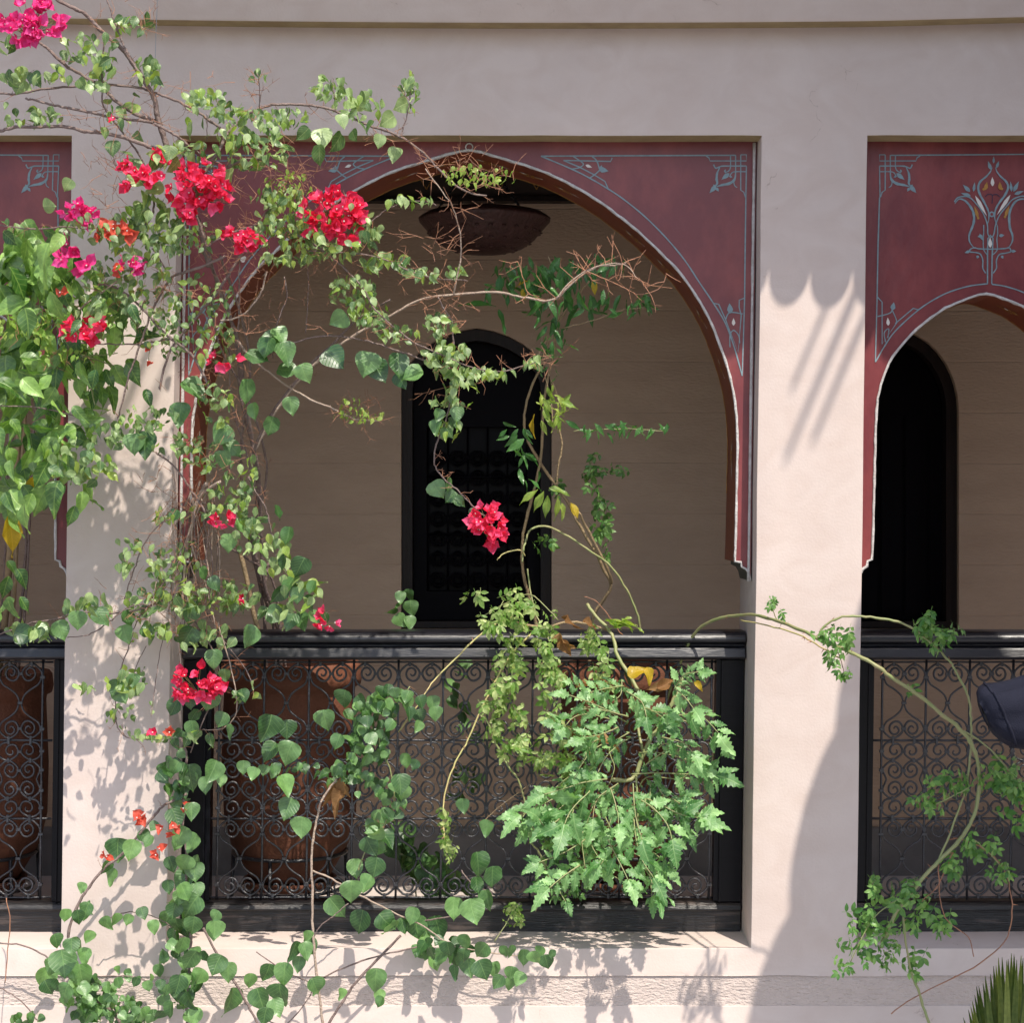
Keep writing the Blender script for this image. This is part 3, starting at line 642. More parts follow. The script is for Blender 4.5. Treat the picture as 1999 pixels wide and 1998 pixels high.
    L([(1548, 830), (1550, 730), (1500, 720), (1470, 750)], 2, m=navy_line); L([(1550, 730), (1600, 720), (1640, 750)], 2, m=navy_line)

def arch_panel(label, apexn, half_w, curve, top, motif, mirror_motif=True, xl=None, xr=None):
    """curve: nominal offsets (dx from apex, py) from apex down to foot"""
    o = empty('arch_panel', label, 'arch panel', 'painted red arch panels between the piers')
    ko = (CD + PD) / CD
    def q(dx, py): v = A(apexn + dx, py, PD); return (v.x, v.z)
    right = [q(dx, py) for dx, py in curve]; left = [q(-dx, py) for dx, py in curve]
    zt = ZC + (999 - top) / 600
    footz = right[-1][1]
    xr_ = lambda z: WX(xr, z) - .003; xl_ = lambda z: WX(xl, z) + .003
    outer = [(xl_(zt), zt), (xl_(footz), footz)] + left[::-1][:-1] + right + [(xr_(footz), footz), (xr_(zt), zt)]
    nL = len(left); foot = 6
    def sm(li, i):
        # edge i from outer[i] to outer[i+1]
        if i < 2: return green_paint
        j = i - 2
        tot = len(left) - 1 + len(right)
        if j < foot or j >= tot - 1 - foot: return green_paint if (j < foot - 1 or j > tot - 1 - foot) else soffit_paint
        return soffit_paint
    mb = MB(); plate(mb, outer, [], PD, PB, red_paint, soffit_paint, sm); mb.build('board', o)
    # white beads along the arch edge and the outer edge
    mb = MB(); pts = [Vector((x, PD - .002, z)) for x, z in left[::-1][:-1] + right]
    pts = [p for i, p in enumerate(pts) if i == 0 or (p - pts[i - 1]).length > .002]
    dense = []
    for a, b_ in zip(pts, pts[1:]):
        n = max(1, int((b_ - a).length / .02))
        for i in range(n): dense.append(a.lerp(b_, i / n) + Vector((random.uniform(-.0008, .0008), 0, random.uniform(-.0008, .0008))))
    dense.append(pts[-1]); mb.tube(dense, [.0046 + random.uniform(-.0009, .0009) for _ in dense], white_bead, 6); mb.build('edge_bead', o)
    for X in (xl_, xr_):
        mb = MB(); s = 1 if X is xl_ else -1
        zz = [footz + (zt - .01 - footz) * i / 30 for i in range(31)]
        mb.tube([(X(z) + s * .008, PD - .002, z) for z in zz], [.0055 + random.uniform(-.001, .0008) for _ in zz], white_bead, 5); mb.build('outer_bead', o)
    # soffit flower painting
    mb = MB()
    sp = [Vector((x, 0, z)) for x, z in left[::-1][foot + 1:-1] + right[:-foot - 1]]; sp = catmull(sp, 3)
    def inward(i):
        t = sp[min(i + 1, len(sp) - 1)] - sp[max(i - 1, 0)]; t.normalize(); return Vector((t.z, 0, -t.x)), t
    for yy, m_, am in ((PD + .012, white_line, .006), (PB - .014, gold_line, .004)):
        pts = []
        for i in range(len(sp)):
            nn, t = inward(i); pts.append(sp[i] + nn * .0016 + Vector((0, yy + am * math.sin(i * 1.9), 0)))
        mb.tube(pts, .0013, m_, 4)
    L = 0; nxt = .15
    for i in range(1, len(sp)):
        L += (sp[i] - sp[i - 1]).length
        if L > nxt:
            nxt = L + random.uniform(.10, .30); nn, t = inward(i); c = sp[i] + nn * .0018 + Vector((0, (PD + PB) / 2, 0))
            big = random.uniform(.6, 1.1)
            for k in range(10):
                a = 2 * math.pi * k / 10; dd = t * math.cos(a) + Vector((0, 1, 0)) * math.sin(a) * .8; e = nn * (.0004 * k)
                s_ = Vector((0, 1, 0)) * math.cos(a) * .8 - t * math.sin(a); ll = (.085 if k % 5 == 0 else .05) * big
                mb.add([c + e + dd * .012, c + e + dd * ll * .6 + s_ * .007, c + e + dd * ll, c + e + dd * ll * .6 - s_ * .007], [(0, 1, 2, 3)], gold_line if k % 2 else white_line if k % 3 == 0 else gold_line)
    mb.build('soffit_painting', o)
    ps = motif
    for fn, mir in ps:
        p = Paint(mir); fn(p); p.mb.build('painted_ornament', o)
    return o
mc = [(915, 293), (935, 296), (960, 303), (999, 315), (1036, 326), (1071, 339), (1108, 357), (1144, 377), (1181, 401), (1216, 428), (1245, 451), (1271, 475), (1300, 504), (1319, 523), (1336, 544), (1356, 573), (1374, 603), (1386, 626), (1396, 649), (1411, 690),
      (1421, 720), (1429, 752), (1434.5, 783), (1438, 814), (1439.5, 843), (1440, 872), (1439, 917), (1438, 962), (1436.5, 1030), (1434.5, 1097), (1447, 1098), (1447, 1107), (1457, 1112), (1462, 1121), (1465, 1135)]
mcurve = [(dl(x, y) - 915, y) for x, y in mc]
rc = [(1924, 574), (1910, 576), (1890, 583), (1866, 592), (1844, 602), (1816, 621), (1789, 643), (1764, 669), (1742, 696), (1735, 709), (1726, 730), (1719, 752), (1713.5, 777), (1711, 803), (1709, 846), (1708, 890), (1706, 960), (1704, 1035), (1702, 1093), (1694, 1096), (1692, 1106), (1684, 1111), (1679, 1120), (1676, 1135)]
rcurve = [(1928.5 - dl(x, y), y) for x, y in rc]; rcurve[0] = (0, 574)
arch_panel('wide dark red arch panel with pale blue line ornament over the central balcony', 915, 0, mcurve, 261, [(main_ornament, None), (main_ornament, 1830)], xl=346, xr=1487)
arch_panel('dark red arch panel with tulip ornament right of the sunlit pillar', 1928.5, 0, rcurve, 261, [(tulip, None)], xl=1693, xr=2155)
arch_panel('dark red arch panel at the left edge, half hidden behind leaves and pink flowers', -95.5, 0, rcurve, 261, [(tulip, 1833)], xl=-352, xr=140)
b = MB(); c0 = P(916, 287, PD - .004); b.tube([c0 + Vector((math.cos(a * .5236) * .012, 0, math.sin(a * .5236) * .012)) for a in range(13)], .0025, white_bead, 5)
tag(b.build('metal_ring'), 'small pale ring fixed above the point of the central arch', 'ring')
#PART2
# ------------------------------------------------------------------ pots, lamp, parasol, wire
def pot(label, cx, d, rim_py, rpx, foot_py, sl):
    k = (CD + d) / CD; c = P(cx, 999, d); sc = k / 600; r = rpx * sc; zt = ZC + (999 - rim_py) * sc; H = (foot_py - rim_py) * sc; zb = zt - H
    o = empty('clay_pot', label, 'plant pot', 'big clay pots standing behind the grilles')
    mb = MB(); prof = [(0, .02), (.55 * r, .0), (.60 * r, .02), (.66 * r, .06 * H), (.83 * r, .16 * H), (.93 * r, .30 * H), (.955 * r, .55 * H), (.93 * r, .78 * H), (.92 * r, .86 * H), (.93 * r, .885 * H), (1.0 * r, .895 * H), (1.02 * r, .93 * H), (1.0 * r, .985 * H), (.97 * r, H),
                       (.90 * r, H), (.87 * r, .93 * H), (.86 * r, .88 * H)]
    mb.lathe(prof, (c.x, d, zb), terracotta, 48, fn=lambda a, z: 1 + .006 * math.sin(3 * a + z * 8)); mb.build('body', o)
    mb = MB(); mb.lathe([(0, .88 * H), (.5 * r, .893 * H), (.86 * r, .882 * H)], (c.x, d, zb), soil, 32); mb.build('soil', o)
    mb = MB(); mb.lathe([(.0, -.001), (.62 * r, -.001), (.66 * r, .028), (.62 * r, .028), (.58 * r, .006)], (c.x, d, zb - .03), terracotta, 40); mb.build('saucer', o)
    st = MB(); zz = zb + .12 * H
    st.tube([(c.x + .80 * r * math.cos(a * math.pi / 16), d + .80 * r * math.sin(a * math.pi / 16), zz) for a in range(33)], .007, iron, 6)
    for a in range(6):
        ca, sa = math.cos(a * 1.047 + .3), math.sin(a * 1.047 + .3)
        st.tube([(c.x + .8 * r * ca, d + .8 * r * sa, zz), (c.x + .84 * r * ca, d + .84 * r * sa, FZ + .002)], .007, iron, 6)
    st.tube([(c.x + .74 * r * math.cos(a * math.pi / 16), d + .74 * r * math.sin(a * math.pi / 16), zb - .035) for a in range(33)], .006, iron, 6)
    tag(st.build('pot_stand'), 'black iron ring stand under the clay pot ' + sl, 'pot stand', 'iron stands under the clay pots')
soil = mat('dark_soil', (0.05, 0.035, 0.025), .95, (0.09, 0.06, 0.04), 40, 1, 80)
pot('large round clay pot behind the grille under the bougainvillea trunks', 566, .66, 1292, 138, 1712, 'behind the left half of the central grille')
pot('large clay pot behind the tomato leaves on the central balcony', 1205, .70, 1296, 118, 1712, 'behind the tomato leaves')
pot('large clay pot at the left edge behind the left grille', -40, .66, 1312, 138, 1712, 'at the left edge')

def lamp():
    d = .85; k = (CD + d) / CD; sc = k / 600; c = P(946, 424, d); r = 126 * sc
    o = empty('hanging_lamp', 'dark brown bowl lamp of pierced metal hanging on chains in the arch', 'lamp')
    mb = MB(); H = 70 * sc
    prof = [(.0, -H), (.36 * r, -.985 * H), (.60 * r, -.86 * H), (.78 * r, -.62 * H), (.90 * r, -.36 * H), (.96 * r, -.20 * H), (1.0 * r, -.12 * H), (1.01 * r, -.06 * H), (.97 * r, 0), (.90 * r, .10 * H), (.86 * r, .12 * H), (.80 * r, .02 * H), (.5 * r, -.5 * H), (0, -.6 * H)]
    mb.lathe(prof, c, rust_m, 56, fn=lambda a, z: 1 + (.022 * abs(math.sin(a * 8)) if -.3 * H < z < .02 * H else 0)); mb.build('bowl', o)
    st = MB()
    for ring, (rr, zz, n) in enumerate(((.86, -.45, 26), (.70, -.73, 20), (.48, -.93, 14))):
        for i in range(n):
            a = 2 * math.pi * (i + .5 * ring) / n; x, y = rr * r * math.cos(a), rr * r * math.sin(a)
            st.lathe([(0, .0), (.007, .002), (.009, .006), (0, .009)], (c.x + x * 1.005, d + y * 1.005, c.z + zz * H - .004), rust_m, 6)
    st.build('studs', o, 'stuff')
    top = Vector((c.x - .012, d, CZ - .10))
    crown = MB(); crown.lathe([(0, .03), (.02, .02), (.055, .0), (.05, -.012), (0, -.01)], (c.x - .012, d, c.z + .20), iron, 12); crown.build('crown', o)
    for i in range(4):
        a = i * math.pi / 2 + .65; e = Vector((c.x + .88 * r * math.cos(a), d + .88 * r * math.sin(a), c.z + .01)); s_ = Vector((c.x - .012 + .05 * math.cos(a), d + .05 * math.sin(a), c.z + .195))
        cm = MB(); n = 16
        for j in range(n):
            p0 = s_.lerp(e, j / n); p1 = s_.lerp(e, (j + .9) / n); q = Vector((0, .004, 0)) if j % 2 else Vector((.004, 0, 0))
            cm.tube([p0, (p0 + p1) / 2 + q, p1], .0026, iron, 4); cm.tube([p0, (p0 + p1) / 2 - q, p1], .0026, iron, 4)
        cm.build('chain', o)
    cm = MB(); cm.tube([(c.x - .012, d, c.z + .22), top], .004, iron, 5); cm.build('rod', o)
lamp()

def parasol():
    yy = -1.6; ax = 2.05
    o = empty('garden_parasol', 'navy cloth hem of a half-folded parasol at the right edge', 'parasol')
    pts = [(2.62, 2.02), (2.45, 1.90), (2.2, 1.757), (1.998, 1.712), (1.783, 1.692), (1.68, 1.622), (1.585, 1.588), (1.46, 1.56), (1.40, 1.553), (1.295, 1.563), (1.205, 1.547), (1.095, 1.47), (1.0, 1.43), (.895, 1.408), (.6, 1.37), (.3, 1.345), (.0, 1.325), (-.22, 1.305), (-.36, 1.32)]
    mb = MB(); prof = [(ax - x, z) for z, x in pts]
    def fold(a, z):
        w = .5 - .5 * math.cos((a - math.pi) * 7); am = .0 + .26 * min(1, max(0, (2.3 - z) / 2.2))
        return 1 - am * w
    n = 112; c = (ax, yy, ZC)
    mb.lathe(prof, c, cloth_m, n, fn=fold); t = mb.build('canopy', o); sd = t.modifiers.new('thick', 'SOLIDIFY'); sd.thickness = .003
    # hem lobe hanging out on the left towards the balcony: a gathered, rounded pocket of cloth
    h = MB(); tip = P(1914, 1392, yy); NS = 30
    fr = []
    rings = [(-.005, .030, .0), (.004, .052, .0), (.016, .062, .002), (.035, .070, .006), (.065, .076, .014), (.10, .082, .026), (.15, .090, .046), (.21, .096, .066), (.30, .10, .10), (.42, .11, .20), (.52, .12, .34)]
    vs = []
    for ri, (dx, rr, dz) in enumerate(rings):
        for k in range(NS):
            a = 2 * math.pi * k / NS; ple = 1 + .10 * math.sin(a * 5 + 1 + ri * .15) * min(1, ri / 3) + .06 * math.sin(a * 11 + ri * .5) * (ri < 7) + (.05 if ri in (2, 3) else 0)
            ca, sa = math.cos(a), math.sin(a)
            # ring plane tilted so the open end faces down-left
            vs.append((tip.x + dx + sa * rr * ple * -.42 + .012, yy + ca * rr * ple * .8, tip.z + dz * 1.1 + sa * rr * ple - .006 - dx * .28))
    fs = [(i * NS + k, i * NS + (k + 1) % NS, (i + 1) * NS + (k + 1) % NS, (i + 1) * NS + k) for i in range(len(rings) - 1) for k in range(NS)] + [tuple(range(NS))]
    h.add(vs, fs, cloth_m, True); h.build('hem_pocket', o)
    hm = MB(); hm.tube([Vector(vs[3 * NS + k % NS]) * 1.0 for k in range(NS + 1)], .0035, cloth_m, 6, cap=False); hm.build('hem_seam', o)
    pl = MB(); pl.tube([(ax, yy, .0), (ax, yy, ZC + 2.7)], .022, black_wood, 12); pl.build('pole', o)
    ba = MB(); ba.lathe([(0, .08), (.25, .08), (.28, .06), (.28, 0), (0, 0)], (ax, yy, .001), iron, 32); ba.build('base', o)
parasol()
mb = MB(); mb.tube(catmull([P(309, -40, -.15), P(306, 30, -.15), P(304, 80, -.15), P(303, 122, -.15)], 4), .0011, wire_m, 4)
tag(mb.build('thin_wire'), 'thin grey wire hanging down the upper wall above the bougainvillea', 'wire')

# ------------------------------------------------------------------ leaves
def leaf_mesh(name, outline, m, curl=.18, fold=.22, wave=.03, seed=0, rows=None, stalk=.12):
    """outline: list of (t along, half width). Tip +Y, upper side +Z; 4 quads across"""
    rnd = random.Random(seed); V = []; UV = []; F = []
    n = len(outline)
    for i, (t, hw) in enumerate(outline):
        for u in (-1, -.5, 0, .5, 1):
            x = u * hw; ph = rnd.uniform(-1, 1)
            z = fold * abs(x) - curl * t * t + wave * math.sin(t * 9 + seed) * (abs(u)) * (1 if u > 0 else -1) + (wave * .6 * ph if abs(u) == 1 else 0)
            V.append((x + wave * .4 * math.sin(t * 5 + seed), t, z)); UV.append((x, t))
    for i in range(n - 1):
        for k in range(4): F.append((i * 5 + k, i * 5 + k + 1, (i + 1) * 5 + k + 1, (i + 1) * 5 + k))
    return V, F, UV, m
def finish(name, V, F, UV, m):
    me = bpy.data.meshes.new(name); me.from_pydata(V, [], F); me.materials.append(m)
    uvl = me.uv_layers.new(name='UVMap'); li = np.empty(len(me.loops), dtype=np.int32); me.loops.foreach_get('vertex_index', li)
    uvl.data.foreach_set('uv', np.array(UV, dtype=np.float32)[li].ravel()); me.polygons.foreach_set('use_smooth', [True] * len(F)); me.update()
    return me
HEART = [(0, .02), (.01, .19), (.06, .33), (.18, .44), (.34, .465), (.50, .42), (.66, .31), (.80, .18), (.91, .06), (1.0, .0)]
OVATE = [(0, .01), (.06, .14), (.18, .27), (.34, .33), (.50, .31), (.66, .22), (.82, .10), (.93, .03), (1.0, .0)]
BROAD = [(0, .02), (.05, .12), (.15, .23), (.30, .29), (.46, .275), (.60, .22), (.74, .14), (.86, .065), (.94, .025), (1.0, .0)]
LANCE = [(0, .01), (.10, .07), (.25, .14), (.45, .165), (.62, .14), (.80, .075), (.93, .02), (1.0, .0)]
ELL = [(0, .01), (.10, .12), (.28, .22), (.50, .25), (.70, .20), (.88, .09), (1.0, .0)]
BRACT = [(0, .03), (.07, .22), (.20, .37), (.38, .40), (.56, .33), (.72, .22), (.88, .08), (1.0, .0)]
TOM = [(0, .02), (.10, .13), (.15, .07), (.24, .25), (.31, .17), (.38, .30), (.46, .17), (.55, .24), (.61, .14), (.70, .17), (.77, .08), (.86, .09), (1.0, .0)]
LIB = {}
def variants(key, outline, m, nv=4, curl=(.05, .4), fold=(.05, .45), wave=.04):
    out = []
    for i in range(nv):
        rnd = random.Random(hash(key) % 1000 + i if False else sum(map(ord, key)) + i * 17)
        out.append(leaf_mesh(key, outline, m, rnd.uniform(*curl), rnd.uniform(*fold), wave * rnd.uniform(.6, 1.4), seed=i * 3.1))
    LIB[key] = [(v, None) for v in out]
def merged(parts):
    V = []; F = []; UV = []; m = parts[0][0][3]
    for (v, f, uv, _), M in parts:
        o = len(V); V += [tuple(M @ Vector(p)) for p in v]; F += [tuple(o + q for q in g) for g in f]; UV += uv
    return V, F, UV, m
variants('b', OVATE, M_boug); variants('by', OVATE, M_young); variants('h', HEART, M_bdark, 9, (-.1, .5), (.0, .5), .04); variants('L', BROAD, M_broad, 5, (.1, .5), (.05, .4), .05)
variants('j', LANCE, M_jas, 4, (.1, .5), (.1, .4)); variants('y', LANCE, M_jasy, 4, (.2, .6), (.1, .4)); variants('hb', HEART, M_boug, 4, (.0, .3), (.0, .35), .03)
variants('t', TOM, M_tom, 5, (.1, .5), (.0, .3), .05); variants('dry', OVATE, M_dry, 3, (.4, 1.0), (.4, 1.0), .12); variants('yel', BROAD, M_yel, 2, (.2, .5), (.1, .4), .06)
variants('yj', ELL, M_yel, 2)
variants('mag', BRACT, M_mag, 4, (-.5, .3), (.1, .9), .08); variants('red', BRACT, M_red, 4, (-.5, .3), (.1, .9), .08); variants('cor', BRACT, M_cor, 3, (-.4, .3), (.1, .9), .08)
def compound(key, m, seed, outline=ELL):
    base = leaf_mesh(key, outline, m, .25, .25, .04, seed)
    parts = []
    for (x, y, a, s) in ((0, .52, 0, .50), (.02, .50, -55, .42), (-.02, .50, 55, .42), (.01, .22, -65, .36), (-.01, .22, 65, .36)):
        M = Matrix.Translation((x, y, -.05 * y)) @ Matrix.Rotation(R(a + seed * 3), 4, 'Z') @ Matrix.Rotation(R(10 * math.sin(seed + a)), 4, 'Y') @ Matrix.Scale(s, 4); parts.append((base, M))
    r = ([(-.010, 0, 0), (.010, 0, 0), (.008, .55, -.03), (-.008, .55, -.03)], [(0, 1, 2, 3)], [(0, 0)] * 4, m); parts.append((r, Matrix.Identity(4)))
    return merged(parts)
LIB['rc'] = [(compound('rc', M_rosec, s), None) for s in (0, 2, 4, 6)]; LIB['r'] = [(compound('r', M_rose, s), None) for s in (1, 3, 5, 7)]
KNAME = {'b': 'leaf', 'by': 'leaf', 'h': 'leaf', 'hb': 'leaf', 'L': 'leaf', 'j': 'leaf', 'y': 'leaf', 't': 'leaflet', 'dry': 'dry_leaf', 'yel': 'yellow_leaf', 'yj': 'yellow_leaf', 'mag': 'bract', 'red': 'bract', 'cor': 'bract', 'rc': 'leaf', 'r': 'leaf', 'p': 'blade'}
MESH = {}
def getmesh(key, i):
    if (key, i) not in MESH: MESH[(key, i)] = finish(KNAME[key], *LIB[key][i][0])
    return MESH[(key, i)]
def orient(tip, nrm):
    t = Vector(tip).normalized(); n = Vector(nrm); n = n - t * n.dot(t)
    if n.length < 1e-4: n = t.orthogonal()
    n.normalize(); x = t.cross(n)
    return Matrix((x, t, n)).transposed().to_4x4()
rnd = random.Random(11)
class Plant:
    def __init__(s, name, label, cat, cap=285, group=None):
        s.root = empty(name, label, cat, group); s.L = []; s.cap = cap; s.tw = {}; s.nst = 0
    def leaf(s, key, pos, size, tip, nrm, width=1.0):
        if key == 'b' and rnd.random() < .15: key = 'by'
        i = rnd.randrange(len(LIB[key])); M = Matrix.Translation(pos) @ orient(tip, nrm) @ Matrix.Diagonal((size * width * rnd.uniform(.84, 1.14), size, size, 1)); s.L.append((size, key, i, M))
    def pxleaf(s, key, x, y, d, size, ang=None, face=.6, spread=.45, nb=None):
        """leaf whose centre shows near (x, y); size in photo pixels; face: share of the leaf turned to the viewer"""
        k = (CD + d) / CD / 600; c = P(x, y, d)
        a = R(-90 + rnd.gauss(0, 42) if ang is None else ang + rnd.gauss(0, 10))
        tip = Vector((math.cos(a), rnd.uniform(-.5, .15) if ang is None else rnd.uniform(-.25, .1), math.sin(a)))
        n = Vector((rnd.gauss(.12, spread * 1.5), -face + rnd.gauss(0, spread * .8), (1 - face) + rnd.gauss(.15, spread * 1.5))) if nb is None else Vector(nb)
        L = size * k; tip.normalize(); s.leaf(key, c - tip * L * .5, L, tip, n)
    def stem(s, pts, d0, d1, r0, r1=None, m=None, sub=5, n=6, name='stem', wob=1.0):
        q = []; N = len(pts); r1 = r0 if r1 is None else r1
        for i, pt in enumerate(pts): q.append(P(pt[0], pt[1], pt[2] if len(pt) > 2 else d0 + (d1 - d0) * i / max(1, N - 1)))
        q = catmull(q, sub); k = 1 / 600
        q = [p + Vector((rnd.gauss(0, wob * k * .5), rnd.gauss(0, wob * k), rnd.gauss(0, wob * k * .5))) for p in q]
        mb = MB(); mb.tube(q, [(r0 + (r1 - r0) * i / (len(q) - 1)) * k * (1 + .12 * rnd.uniform(-1, 1)) for i in range(len(q))], m or M_bark, n); mb.build(name, s.root); s.nst += 1
        return q
    def twigs(s, q, n, length=(12, 34), m=None, r=.62, down=False, key=None, ksz=0, name='twigs'):
        m = m or M_twig; mb = s.tw.setdefault((name, m.name), MB())
        for _ in range(n):
            i = rnd.randrange(len(q)); p = q[i]; a = rnd.uniform(0, 6.283); L = rnd.uniform(*length) / 600
            dv = Vector((math.cos(a), rnd.uniform(-.6, .3), math.sin(a) + (.25 if not down else -.6))).normalized()
            m1 = p + dv * L * .45 + Vector((rnd.gauss(0, 1), rnd.gauss(0, 1), rnd.gauss(0, 1))) * L * .08; e = p + dv * L
            k = 1 / 600; mb.tube([p, m1, e], [r * k, r * .8 * k, r * .5 * k], m, 3, cap=False)
            if L * 600 > 16:
                for _2 in range(rnd.randrange(1, 4)):
                    b0 = m1 if rnd.random() < .5 else e; d2 = (dv + Vector((rnd.gauss(0, .8), rnd.gauss(0, .6), rnd.gauss(0, .8)))).normalized()
                    mb.tube([b0, b0 + d2 * L * rnd.uniform(.25, .5)], [r * .7 * k, r * .4 * k], m, 3, cap=False)
            if key and rnd.random() < ksz:
                s.leaf(key, e, rnd.uniform(15, 26) * k, dv + Vector((0, 0, -.6)), Vector((rnd.gauss(0, .4), -.4, .8)))
    def thorns(s, q, n, m=None, L=5):
        mb = s.tw.setdefault(('thorns', (m or M_twig).name), MB()); k = 1 / 600
        for _ in range(n):
            i = rnd.randrange(1, len(q)); p = q[i]; dv = Vector((rnd.gauss(0, 1), rnd.gauss(-.2, .4), rnd.gauss(0, 1))).normalized()
            mb.tube([p, p + dv * L * k * rnd.uniform(.7, 1.5)], [1.3 * k, .15 * k], m or M_twig, 3, cap=False)
    def along(s, key, q, n, size, spread=14, face=.5, ang=None, dy=0, i0=0., i1=1.):
        for j in range(n):
            f = i0 + (i1 - i0) * ((j + rnd.random()) / n); p = q[min(len(q) - 1, int(f * (len(q) - 1)))]; k = (CD + p.y) / CD
            x = 999.5 + p.x * 600 / k; y = 999 - (p.z - ZC) * 600 / k
            s.pxleaf(key, x + rnd.gauss(0, spread), y + rnd.gauss(0, spread) + dy, p.y + rnd.gauss(0, spread / 600), rnd.uniform(*size), ang, face)
    def fill(s, key, cx, cy, rx, ry, n, smin, smax, d, dj=.08, face=.5, ang=None):
        if key in ('r', 'rc'): n = int(n * (.75 if key == 'r' else .58)) + 1; smin *= 1.4; smax *= 1.7
        if key == 'b': n = int(n * 1.25)
        if key == 'L': smin *= 1.2; smax *= 1.3; n = int(n * .50); dj = .17
        if key == 'j': smin *= 1.1; smax *= 1.3
        for _ in range(n):
            a = rnd.uniform(0, 6.283); rr = rnd.random() ** .6
            s.pxleaf(key, cx + rx * rr * math.cos(a), cy + ry * rr * math.sin(a), d + rnd.gauss(0, dj), smin + (smax - smin) * rnd.random() ** 1.4, ang, face)
    def close(s):
        for (nm, mm), mb in s.tw.items(): mb.build(nm, s.root, 'stuff')
        groups = {}
        for it in s.L: groups.setdefault(KNAME[it[1]], []).append(it)
        for nm, items in groups.items():
            items.sort(key=lambda t: -t[0])
            for size, key, i, M in items[:s.cap]:
                o = link(nm, getmesh(key, i), s.root); o.matrix_world = M
            rest = items[s.cap:]
            if rest: join_leaves(rest, 'foliage' if nm == 'leaf' else nm + '_mass', s.root)
def join_leaves(rest, name, parent):
    VV = []; FF = []; UU = []; MI = []; mats = []; o = 0
    for size, key, i, M in rest:
        V, F, UV, m = LIB[key][i][0]
        if m not in mats: mats.append(m)
        A_ = np.array(M); v = np.array(V) @ A_[:3, :3].T + A_[:3, 3]; VV.append(v); FF.append(np.array(F) + o); UU.append(np.array(UV)); MI += [mats.index(m)] * len(F); o += len(V)
    VV = np.concatenate(VV); FF = np.concatenate(FF); UU = np.concatenate(UU)
    me = bpy.data.meshes.new(name); me.from_pydata(VV.tolist(), [], FF.tolist())
    for m in mats: me.materials.append(m)
    uvl = me.uv_layers.new(name='UVMap'); li = np.empty(len(me.loops), dtype=np.int32); me.loops.foreach_get('vertex_index', li)
    uvl.data.foreach_set('uv', UU.astype(np.float32)[li].ravel()); me.polygons.foreach_set('material_index', MI); me.polygons.foreach_set('use_smooth', [True] * len(FF)); me.update()
    return link(name, me, parent, 'stuff')
def dB(y): return float(np.interp(y, [-50, 300, 700, 1000, 1250, 1998], [-.78, -.66, -.50, -.36, -.20, -.20]))

# ------------------------------------------------------------------ bougainvillea
B = Plant('bougainvillea', 'tall bougainvillea with pink-red flower clusters sprawling over the left of the balcony', 'bougainvillea')
def bs(pts, r0, r1=None, m=None, tw=0, lf=0, sz=(15, 26), key='b', th=0, d0=None, d1=None, sp=12, tl=(12, 34), face=.5, n=6):
    d0 = dB(pts[0][1]) + rnd.uniform(-.05, .05) if d0 is None else d0; d1 = dB(pts[-1][1]) + rnd.uniform(-.05, .05) if d1 is None else d1
    q = B.stem(pts, d0, d1, r0, r1, m, n=n)
    if tw: B.twigs(q, tw, tl)
    if lf: B.along(key, q, lf, sz, sp, face)
    if th: B.thorns(q, th, M_bark)
    return q
bs([(90, -20), (113, 0), (150, 18), (170, 30), (200, 63), (232, 90), (258, 122), (280, 155), (300, 190), (308, 230), (318, 262), (330, 300), (352, 350), (372, 400), (392, 450), (410, 520)], 2.8, 6, tw=10, th=14)
bs([(-20, 20), (30, 52), (60, 75), (90, 92), (125, 125), (165, 150), (200, 172), (230, 200), (270, 225), (300, 235), (312, 245)], 2.4, 4, tw=10, th=16)
bs([(-20, 184), (0, 183), (40, 182), (80, 175), (150, 168), (170, 165), (220, 166), (265, 170), (300, 180), (340, 195), (375, 212), (400, 228), (430, 250), (445, 263)], 1.8, 2.8, tw=10, th=12, lf=8)
bs([(50, 192), (90, 202), (120, 208), (170, 218), (210, 226), (250, 232), (300, 240)], 1.8, 3, th=12, tw=6)
bs([(-20, 260), (0, 255), (30, 249), (80, 247), (130, 248), (165, 256), (200, 260), (245, 270), (290, 285), (330, 302), (365, 325), (395, 350), (410, 400)], 2.6, 4.2, th=16, tw=10)
bs([(300, 240), (340, 262), (370, 285), (400, 305), (440, 325)], 2.8, 1.6, tw=10)
bs([(205, -20), (210, 0), (218, 25), (230, 60), (240, 85), (250, 105), (263, 130), (280, 150)], 1.5, 2.2, tw=8)
bs([(205, 60), (200, 130), (201, 200), (215, 225), (240, 260), (270, 300), (290, 345), (300, 385), (298, 420), (282, 440)], 1.4, 2, m=M_bark, tw=4)
q9 = bs([(380, 375), (395, 345), (430, 290), (440, 265), (470, 235), (500, 215), (530, 205), (565, 204), (600, 205), (640, 212), (690, 232), (720, 245), (760, 258), (795, 275), (830, 302), (860, 335), (890, 362), (920, 378), (950, 382)], 3, 1.6, tw=26, th=14)
bs([(420, 350), (435, 330), (460, 320), (480, 310), (520, 312)], 3, 1.5, tw=10)
bs([(507, 212), (507, 180), (506, 160), (503, 140)], 1, .6, tw=5); bs([(525, 180), (515, 168), (507, 200)], .7, tw=0)
bs([(781, 268), (790, 240), (797, 214), (803, 170), (806, 140)], 1.4, .8, tw=3)
bs([(655, 215), (652, 180), (650, 150)], .9, .6); bs([(405, 222), (404, 262), (404, 275)], .8)
bs([(500, 440), (490, 450), (471, 497), (446, 536), (420, 576), (392, 609), (362, 645), (330, 690), (312, 760)], 3.2, 2.2, tw=16, th=10)
bs([(490, 450), (515, 420), (545, 385), (560, 370), (563, 350)], 2, 1, tw=16); bs([(500, 440), (460, 452), (420, 470), (400, 490)], 1.4, 2, tw=14)
